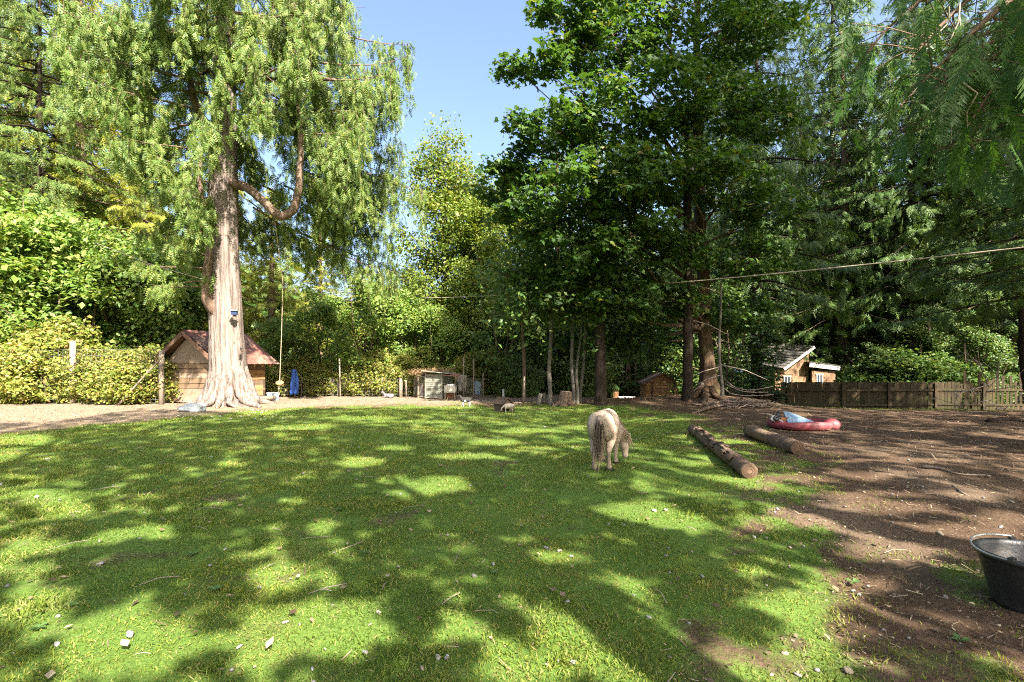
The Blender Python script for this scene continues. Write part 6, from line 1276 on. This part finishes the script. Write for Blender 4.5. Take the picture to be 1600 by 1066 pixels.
def goat(px, py, h, rz, label, cat, mb_mat, leg_mat=None, patch=None, head_down=False, horns=False, turn=0.0):
    p = ground(px, py); e_ = empty('goat', tuple(p), rz, label, cat, None); e_.scale = (h, h, h)      # built 1 m at the back, faces +y
    mb = MB(); ball(mb, (0, 0.0, 0.72), (0.20, 0.24, 0.24), 14); ball(mb, (0, 0.35, 0.66), (0.23, 0.38, 0.27), 14); ball(mb, (0, 0.65, 0.70), (0.17, 0.22, 0.25), 14); ball(mb, (0, 0.3, 0.88), (0.10, 0.5, 0.10), 12)
    if head_down: chain(mb, [(0, 0.72, 0.75), (0.03, 0.95, 0.62), (0.05, 1.08, 0.48)], [0.15, 0.11, 0.10]); hd_ = np.array([0.06, 1.12, 0.42]); hv = np.array([0.1, 0.35, -0.8])
    else: chain(mb, [(0, 0.72, 0.78), (0.0, 0.86, 0.96), (0, 0.93, 1.12)], [0.15, 0.11, 0.10]); hd_ = np.array([0, 0.96, 1.14]); hv = np.array([turn, 0.9, -0.30])
    hv = hv / np.linalg.norm(hv); chain(mb, [hd_, hd_ + hv * 0.16, hd_ + hv * 0.28], [0.105, 0.08, 0.055])
    sd = np.cross(hv, (0, 0, 1)); sd /= np.linalg.norm(sd)
    for s in (-1, 1): chain(mb, [hd_ + sd * s * 0.08 + (0, 0, 0.06), hd_ + sd * s * 0.17 + (0, -0.03, 0.05), hd_ + sd * s * 0.23 + (0, -0.04, 0.0)], [0.03, 0.035, 0.015])
    chain(mb, [(0, -0.2, 0.86), (0, -0.30, 0.93), (0, -0.34, 1.0)], [0.05, 0.045, 0.02])
    for s in (-1, 1): chain(mb, [(s * 0.12, 0.0, 0.62), (s * 0.13, 0.03, 0.50)], [0.14, 0.09]); chain(mb, [(s * 0.11, 0.66, 0.60), (s * 0.11, 0.66, 0.48)], [0.11, 0.07])
    if leg_mat is None:
        for s in (-1, 1):
            chain(mb, [(s * 0.13, 0.03, 0.50), (s * 0.125, -0.09, 0.32), (s * 0.125, -0.06, 0.14), (s * 0.125, -0.04, 0.03)], [0.09, 0.05, 0.036, 0.04]); chain(mb, [(s * 0.11, 0.66, 0.48), (s * 0.11, 0.68, 0.28), (s * 0.11, 0.67, 0.12), (s * 0.11, 0.69, 0.03)], [0.07, 0.045, 0.034, 0.04])
    b_ = flesh(mb, 'body', mb_mat, e_, 0.028, 4)
    if leg_mat:
        for s in (-1, 1):
            m_ = MB(); chain(m_, [(s * 0.13, 0.03, 0.50), (s * 0.125, -0.09, 0.32), (s * 0.125, -0.06, 0.14), (s * 0.125, -0.04, 0.03)], [0.085, 0.05, 0.036, 0.04]); flesh(m_, 'leg', leg_mat, e_, 0.022, 3)
            m_ = MB(); chain(m_, [(s * 0.11, 0.66, 0.48), (s * 0.11, 0.68 + 0.05 * s, 0.28), (s * 0.11, 0.67 + 0.08 * s, 0.12), (s * 0.11, 0.69 + 0.1 * s, 0.03)], [0.07, 0.045, 0.034, 0.04]); flesh(m_, 'leg', leg_mat, e_, 0.022, 3)
    if patch:
        for c, r in patch: m_ = MB(); ball(m_, c, r, 12); m_.build('patch', M['coat_white'], e_)
    if horns:
        for s in (-1, 1): m_ = MB(); m_.tube([hd_ + sd * s * 0.04 + (0, 0, 0.09), hd_ + sd * s * 0.06 + (0, -0.04, 0.18), hd_ + sd * s * 0.07 + (0, -0.11, 0.24)], [0.022, 0.016, 0.006], 6); m_.build('horn', M['hoof'], e_)
    return e_
goat(733, 635.5, 0.34, math.radians(93), 'small black goat with white belly patch and white legs by the coop', 'goat', 'coat_black', 'coat_white', [((0.16, 0.40, 0.58), (0.10, 0.12, 0.15)), ((-0.16, 0.40, 0.58), (0.10, 0.12, 0.15))])
goat(800, 645, 0.29, math.radians(80), 'small tan goat standing in front of the dark doghouse', 'goat', 'coat_tan', None, None, True)
# lying grey goat
p = ground(612, 622); e = empty('goat', tuple(p), math.radians(100), 'dark grey goat lying on the dry dirt left of the coop', 'goat'); e.scale = (0.40,) * 3
mb = MB(); ball(mb, (0, 0.0, 0.24), (0.24, 0.26, 0.25), 14); ball(mb, (0, 0.35, 0.25), (0.27, 0.40, 0.25), 14); ball(mb, (0, 0.66, 0.27), (0.18, 0.2, 0.23), 14); chain(mb, [(0, 0.72, 0.34), (0, 0.84, 0.52), (0, 0.88, 0.62)], [0.15, 0.11, 0.10]); chain(mb, [(0, 0.9, 0.64), (0.02, 1.04, 0.60), (0.03, 1.14, 0.56)], [0.10, 0.08, 0.05])
for s in (-1, 1): chain(mb, [(s * 0.08, 0.86, 0.70), (s * 0.14, 0.82, 0.80)], [0.03, 0.02]); chain(mb, [(s * 0.13, 0.72, 0.12), (s * 0.13, 0.95, 0.06), (s * 0.11, 0.8, 0.04)], [0.07, 0.045, 0.04]); chain(mb, [(s * 0.2, 0.0, 0.16), (s * 0.25, 0.22, 0.10), (s * 0.24, 0.05, 0.05)], [0.13, 0.07, 0.05])
flesh(mb, 'body', 'coat_grey', e, 0.03, 4)
for s in (-1, 1): m_ = MB(); m_.tube([(s * 0.05, 0.87, 0.70), (s * 0.06, 0.82, 0.80), (s * 0.07, 0.74, 0.84)], [0.022, 0.016, 0.006], 6); m_.build('horn', M['hoof'], e)

# ================================================================== grass, litter, stones
def scatter(n, dmax, p, side=1.12):
    """points on the ground round the camera's view, denser nearby"""
    u = rng.uniform(0, 1, n); d0, d1 = 1.7, dmax
    d = (d0 ** p + u * (d1 ** p - d0 ** p)) ** (1 / p)
    x = rng.uniform(-1, 1, n) * (d * side + 0.8); return x, d
n = 560000; x, y = scatter(n, 21.0, 0.55)
g_ = grassiness(x, y); thin = 0.55 + 0.45 * smooth(-0.4, 0.5, fnoise(x, y, 0.25, 8)); k = rng.uniform(0, 1, n) < g_ * thin; x, y = x[k], y[k]
z = terr(x, y); dist = np.hypot(x, y); n = len(x); hgt = (0.015 + 0.019 * rng.uniform(0, 1, n) ** 1.5) * (1 + 0.35 * fnoise(x, y, 0.6, 3)).clip(0.5, 2.0) * (1 + 0.035 * dist) * (1 + 0.55 * smooth(0.55, 1.0, fnoise(x, y, 0.22, 12)))
wd = 0.0022 * np.maximum(1, dist / 3.0) ** 0.85
T = np.array([(-1, 0, 0), (1, 0, 0), (0.55, 0.62, 0.10), (0.0, 1.0, 0.42)])
A = rng.normal(0, 0.55, (n, 3)); A[:, 2] = rng.uniform(0.35, 1.0, n); A /= np.linalg.norm(A, axis=1)[:, None]; N = unit(n); X = np.cross(A, N); X /= np.linalg.norm(X, axis=1)[:, None]; N = np.cross(X, A)
P = np.stack([x, y, z], 1)
V = P[:, None] + T[None, :, 0:1] * X[:, None] * wd[:, None, None] + (T[None, :, 1:2] * A[:, None] + T[None, :, 2:3] * N[:, None]) * hgt[:, None, None]
Fg = np.array([(0, 1, 2), (0, 2, 3)])[None] + (np.arange(n) * 4)[:, None, None]
o = link('grass', mesh_np('grass', V, Fg), M['grass']); tag(o, 'short grazed grass of the lawn', 'grass', kind='stuff')
# coarse litter: bark chips, leaf bits, straw
n = 60000; x, y = scatter(n, 22, 0.75); g_ = grassiness(x, y); k = rng.uniform(0, 1, n) < np.where(g_ < 0.5, 1.0, 0.05); x, y = x[k], y[k]; n = len(x); dist = np.hypot(x, y)
A = unit(n); A[:, 2] *= 0.25; N = unit(n) * 0.35; N[:, 2] += 1; st = rng.uniform(0, 1, n) < 0.35
T1 = np.array([(0, 0, 0), (0.3, 0.4, 0.08), (0, 1, 0.02), (-0.3, 0.45, 0.05)]); T2 = np.array([(-0.04, 0, 0), (0.04, 0, 0.02), (0.03, 1, 0.05), (-0.03, 1.02, 0.03)])
s = (0.010 + 0.016 * rng.uniform(0, 1, n) ** 2) * (1 + 0.06 * dist); P = np.stack([x, y, terr(x, y) + 0.006], 1); F4 = np.array([(0, 1, 2), (0, 2, 3)])
mb = MB(); mb.add(*stamp(T1, F4, P[~st], A[~st], N[~st], s[~st])); mb.add(*stamp(T2, F4, P[st], A[st], N[st], s[st] * 3.2))
n = 420; x, y = scatter(n, 14, 0.8, 1.0); A = unit(n); A[:, 2] *= 0.2; N = unit(n) * 0.4; N[:, 2] += 1; mb.add(*stamp(T1, F4, np.stack([x, y, terr(x, y) + 0.03], 1), A, N, rng.uniform(0.03, 0.075, n)))
o = mb.build('ground_litter', M['litter']); tag(o, 'bits of bark, dry leaf and straw strewn over the dirt', 'litter', kind='stuff')
mb = MB(); n = 90; x, y = scatter(n, 11, 0.9, 1.0)
for i in range(n):
    a = rng.uniform(0, 6.28); L = rng.uniform(0.06, 0.22) * (1 + 0.05 * y[i]); d_ = np.array([math.cos(a), math.sin(a), 0]); c = np.array([x[i], y[i], gz(x[i], y[i]) + 0.022]); r_ = rng.uniform(0.0018, 0.004)
    mb.tube([c - d_ * L / 2, c + np.append(rng.normal(0, 0.08 * L, 2), 0.012), c + d_ * L / 2], [r_, r_, r_ * 0.6], 4, False)
o = mb.build('fallen_twigs', M['dead_twig']); tag(o, 'thin pale twigs fallen on the grass and dirt', 'twigs', kind='stuff')
# stones
SM = [blob('stone', 1.0, 40 + k, (1, rng.uniform(0.65, 0.9), rng.uniform(0.45, 0.65)), 12, 0.07) for k in range(6)]
for m_ in SM: m_.materials.append(M['stone'])
SM2 = [m_.copy() for m_ in SM]
for m_ in SM2: m_.materials.clear(); m_.materials.append(M['stone_tan'])
LAWN = [(12, 920, 9), (203, 994, 11), (89, 1012, 8), (157, 884, 7), (352, 860, 5), (488, 1049, 6), (570, 1025, 8), (578, 979, 5), (592, 960, 5), (446, 976, 6), (374, 1014, 6), (2, 758, 5), (74, 719, 4), (474, 741, 4), (660, 1048, 7), (684, 1030, 8), (699, 1027, 5), (741, 903, 6), (811, 854, 5), (853, 859, 7), (874, 863, 6), (893, 872, 5), (739, 849, 3), (771, 884, 5), (622, 888, 4), (606, 902, 6), (1022, 800, 7), (1040, 799, 5), (1038, 829, 4), (1098, 904, 6), (1178, 840, 4), (1198, 918, 4), (1014, 969, 6), (886, 943, 6), (990, 934, 4), (872, 1036, 4), (1046, 1031, 5), (1149, 1012, 4), (894, 701, 3), (1042, 677, 4), (851, 766, 3), (851, 668, 2.5), (975, 822, 4), (560, 700, 3), (330, 715, 3), (150, 720, 3), (450, 690, 3), (735, 760, 3)]
DIRT = [(1226, 1026, 9), (1273, 846, 6), (1234, 858, 5), (1469, 837, 8), (1320, 794, 5), (1580, 786, 7), (1564, 826, 5), (1441, 763, 5), (1333, 926, 6), (1246, 1058, 8), (1214, 797, 5), (1234, 887, 5), (1172, 1036, 5), (1205, 1058, 6), (1380, 880, 4), (1290, 940, 4), (1420, 1000, 5), (1500, 1010, 5), (1350, 1000, 4), (1560, 980, 5), (1300, 700, 3), (1420, 720, 3), (1510, 712, 3), (1350, 760, 4), (1545, 745, 4), (1250, 740, 4), (1385, 690, 3)]
ANCH = [(955, 690, 'the pony'), (1172, 750, 'the near end of the long log'), (1245, 712, 'the cut end of the shorter log'), (1560, 890, 'the feed tub'), (0, 1066, 'the bottom left corner'), (400, 1066, 'the bottom edge, left of centre'), (790, 1066, 'the middle of the bottom edge'), (1150, 1066, 'the bottom edge, right of centre'), (1600, 1066, 'the bottom right corner'), (785, 640, 'the doghouse'), (1250, 670, 'the red pool'), (300, 640, 'the boulder by the cedar'), (0, 760, 'the left edge'), (620, 880, 'the middle of the near lawn'), (330, 830, 'the sun patches at left'), (860, 860, 'the sun streak on the middle lawn')]
USED = {}
def place(px, py, base):
    """a label that says where a small thing lies, by what lies nearest"""
    for dx, dy, nm in sorted(ANCH, key=lambda q: math.hypot(q[0] - px, (q[1] - py) * 1.5)):
        ox, oy = px - dx, (py - dy) * 1.5
        rel = ('right of' if ox > 0 else 'left of') if abs(ox) > abs(oy) else ('below' if oy > 0 else 'above')
        far_ = 'close ' if math.hypot(ox, oy) < 60 else ('' if math.hypot(ox, oy) < 150 else 'well ')
        lab = base + ' lying ' + far_ + rel + ' ' + nm
        if lab not in USED: USED[lab] = 1; return lab
    return lab
def stone(px, py, rp, tan, lab, grp):
    if grp: lab = place(px, py, ('tan' if tan else 'pale grey') + (' bigger' if rp >= 7 else ' small' if rp >= 5 else ' tiny') + ' stone')
    p = ground(px, py); r_ = rp / F * p[1] * 0.70; o_ = link('stone', (SM2 if tan else SM)[rng.integers(0, 6)], loc=(p[0], p[1], p[2] + r_ * 0.16 + 0.006), rot=(rng.normal(0, 0.2), rng.normal(0, 0.2), rng.uniform(0, 6.28))); o_.scale = (r_ * rng.uniform(0.9, 1.3), r_ * rng.uniform(0.75, 1.05), r_ * rng.uniform(0.7, 1.1)); tag(o_, lab, 'stone', grp); return o_
for q in LAWN: stone(*q, rng.uniform() < 0.25, 'small pale stone lying loose on the grazed lawn', 'pale stones scattered on the lawn')
for q in DIRT: stone(*q, rng.uniform() < 0.55, 'small pale stone lying on the brown dirt at the right', 'pale stones scattered on the dirt')
stone(1325, 1052, 12, True, 'largest rounded brown stone near the bottom right corner', None)
mb = MB()
for k in range(60):
    p = ground(rng.uniform(255, 450), rng.uniform(640, 656)); r_ = rng.uniform(0.015, 0.045); ball(mb, p + (0, 0, r_ * 0.2), (r_, r_ * 0.7, r_ * 0.45), 6)
o = mb.build('stone_chips', M['stone']); tag(o, 'pale stone chips strewn at the foot of the big cedar', 'stone chips', kind='stuff')
mb = MB(); n = 380; x, y = scatter(n, 20, 0.8, 1.05)
for i in range(n):
    r_ = rng.uniform(0.006, 0.016) * (1 + 0.05 * y[i]); ball(mb, (x[i], y[i], gz(x[i], y[i]) + r_ * 0.5), (r_, r_ * 0.8, r_ * 0.6), 6)
o = mb.build('pebbles', M['stone']); tag(o, 'tiny pale pebbles strewn over lawn and dirt', 'pebbles', kind='stuff')
# broad-leaved weeds
RO = []
for s_ in range(3):
    m_ = MB()
    for k in range(8):
        a = k * 0.785 + rng.normal(0, 0.2); d_ = np.array([math.cos(a), math.sin(a), rng.uniform(0.1, 0.5)]); m_.add(*stamp(np.array([(0, 0, 0), (0.20, 0.35, 0.04), (0.24, 0.7, 0.03), (0, 1.0, -0.08), (-0.24, 0.7, 0.03), (-0.20, 0.35, 0.04)]), np.array([(0, 1, 2), (0, 2, 3), (0, 3, 4), (0, 4, 5)]), [(0, 0, 0.005)], [d_], [(0, 0, 1)], [rng.uniform(0.05, 0.085)]))
    RO.append(m_.mesh('weed'))
for m_ in RO: m_.materials.append(M['weed'])
for k, (px, py) in enumerate([(772, 899), (335, 925), (745, 835), (640, 745), (528, 800), (570, 868), (1335, 915), (115, 950), (250, 700), (690, 730), (1040, 735), (300, 870), (1500, 1006), (60, 985)]):
    p = ground(px, py); o = link('weed', RO[k % 3], loc=(p[0], p[1], p[2] + 0.012), rot=(0, 0, rng.uniform(0, 6))); s_ = rng.uniform(0.45, 0.8); o.scale = (s_,) * 3; tag(o, place(px, py, 'small broad-leaved weed'), 'weed', 'broad-leaved weeds in the lawn')

# ================================================================== tall trees behind the camera whose shade dapples the yard
CR = [((5, -6, 14), (6, 5, 8)), ((13, -4, 15), (5.5, 5, 9)), ((-3, -8, 14), (5, 4.5, 7)), ((-10, -9, 13), (5, 4, 6)), ((18, 3, 16), (5, 4, 9)), ((25, 9, 15), (5, 4, 9)), ((10, -14, 19), (6, 5, 9)), ((8, 1.5, 27), (6, 5.5, 9)), ((17, -3, 25), (5, 5, 9)), ((-16, -7, 12), (4, 4, 6)), ((2, -4, 8), (3.5, 2.6, 3.0))]
CR = [((c[0] + 0.22 * c[2], c[1] + 0.18 * c[2], c[2]), r) for c, r in CR]
CR.append(((24, 10, 28), (6, 5, 8))); CR[7] = ((13, 2.5, 27), (7, 6.5, 9))
srng = np.random.default_rng(21)
LEAVES = [[] for _ in CR]
for i, (c, r) in enumerate(CR):
    ncl = 130; q = srng.normal(0, 1, (ncl, 3)); q = q / np.linalg.norm(q, axis=1)[:, None] * (srng.uniform(0.05, 1, ncl) ** 0.4)[:, None] * np.array(r) + np.array(c)
    P = np.repeat(q, 26, 0) + srng.normal(0, 0.45, (ncl * 26, 3)); LEAVES[i].append(P[sun_ok(P)])
# close leftover gaps of the canopy above the lawn and the right-hand yard
cell = 0.16; gx_ = np.arange(-16, 24, cell); gy_ = np.arange(1.0, 28, cell); cov = np.zeros((len(gx_), len(gy_)), bool)
def mark(P):
    G = P - SUN[None] * (P[:, 2] / SUN[2])[:, None]; i_ = np.round((G[:, 0] - gx_[0]) / cell).astype(int); j_ = np.round((G[:, 1] - gy_[0]) / cell).astype(int)
    for a in (-1, 0, 1):
        for b in (-1, 0, 1):
            if abs(a) + abs(b) == 2: continue
            k = (i_ + a >= 0) & (i_ + a < len(gx_)) & (j_ + b >= 0) & (j_ + b < len(gy_)); cov[i_[k] + a, j_[k] + b] = True
for L_ in LEAVES: mark(L_[0])
for H0 in (0.0, 0.0, 6.0, 12.0):
    XX, YY = np.meshgrid(gx_, gy_, indexing='ij')
    if H0 == 0: need = ~cov & (srng.uniform(0, 1, XX.shape) < 0.85)
    else: need = (srng.uniform(0, 1, XX.shape) < 0.6)
    X_, Y_ = XX[need], YY[need]
    if H0: keepx = (X_ > -0.5) & (Y_ > 15); X_, Y_ = X_[keepx], Y_[keepx]
    O = np.stack([X_, Y_, np.full(len(X_), H0)], 1)
    if H0 == 12: O = np.concatenate([O, srng.uniform((9, 22, 5), (27, 46, 20), (9000, 3))])
    best = np.full(len(O), -1); tb = np.zeros(len(O))
    for i, (c, r) in enumerate(CR):
        o_ = (O - np.array(c)) / np.array(r); d_ = SUN / np.array(r); a = (d_ * d_).sum(); b = o_ @ d_; cc = (o_ * o_).sum(1) - 1; disc = b * b - a * cc; ok = disc > 0
        sq = np.sqrt(np.maximum(disc, 0)); t_ = (-b + sq * srng.uniform(-0.9, 0.9, len(O))) / a; new = ok & ((best < 0) | (srng.uniform(0, 1, len(O)) < 0.4)); best[new] = i; tb[new] = t_[new]
    P = O + SUN[None] * tb[:, None] + srng.normal(0, 0.05, O.shape); okk = (best >= 0) & sun_ok(P)
    for i in range(len(CR)): LEAVES[i].append(P[okk & (best == i)])
LAB = ['tall leafy tree behind the camera at right, shading the lawn', 'tall tree right of the camera, near the feed tub', 'leafy tree straight behind the camera', 'leafy tree behind the camera at left', 'tall tree beyond the right edge, shading the dirt yard', 'tall tree beyond the right edge near the fence', 'big tree farthest behind the camera', 'tallest tree, towering right above the camera', 'very tall tree beyond the right edge', 'leafy tree far behind at the left', 'small leafy tree just behind the camera', 'very tall tree at right whose top shades the far cedars']
for i, (c, r) in enumerate(CR):
    P = np.concatenate(LEAVES[i]); bx_, by_ = c[0], c[1]
    if i == 7: bx_, by_ = 14.0, 1.5
    e = empty('shade_tree', (bx_, by_, gz(bx_, by_)), 0, LAB[i], 'tree'); b0 = np.array(e.location)
    mb = MB(); top = np.array(c) - b0; trunk_tube(mb, [(0, 0, -0.3), (0, 0, 2.0), top * 0.6 + (0, 0, 0.1 * c[2]), top + (0, 0, r[2] * 0.7)], [0.42, 0.32, 0.2, 0.03], 9, 0.05, 6)
    mb.build('trunk', M['dark_bark'], e)
    A = srng.normal(0, 1, P.shape); A[:, 2] = A[:, 2] * 0.5 - 0.3; N = srng.normal(0, 0.5, P.shape) + SUN[None]
    o = link('crown', mesh_np('crown', *stamp((LEAF - np.array([0, 0.5, 0])) * np.array([1.3, 1, 1]), LEAF_F, P - b0, A, N, srng.uniform(0.22, 0.40, len(P)) * (0.75 if i == 10 else 1.0))), M['hazel'], e); o['kind'] = 'stuff'
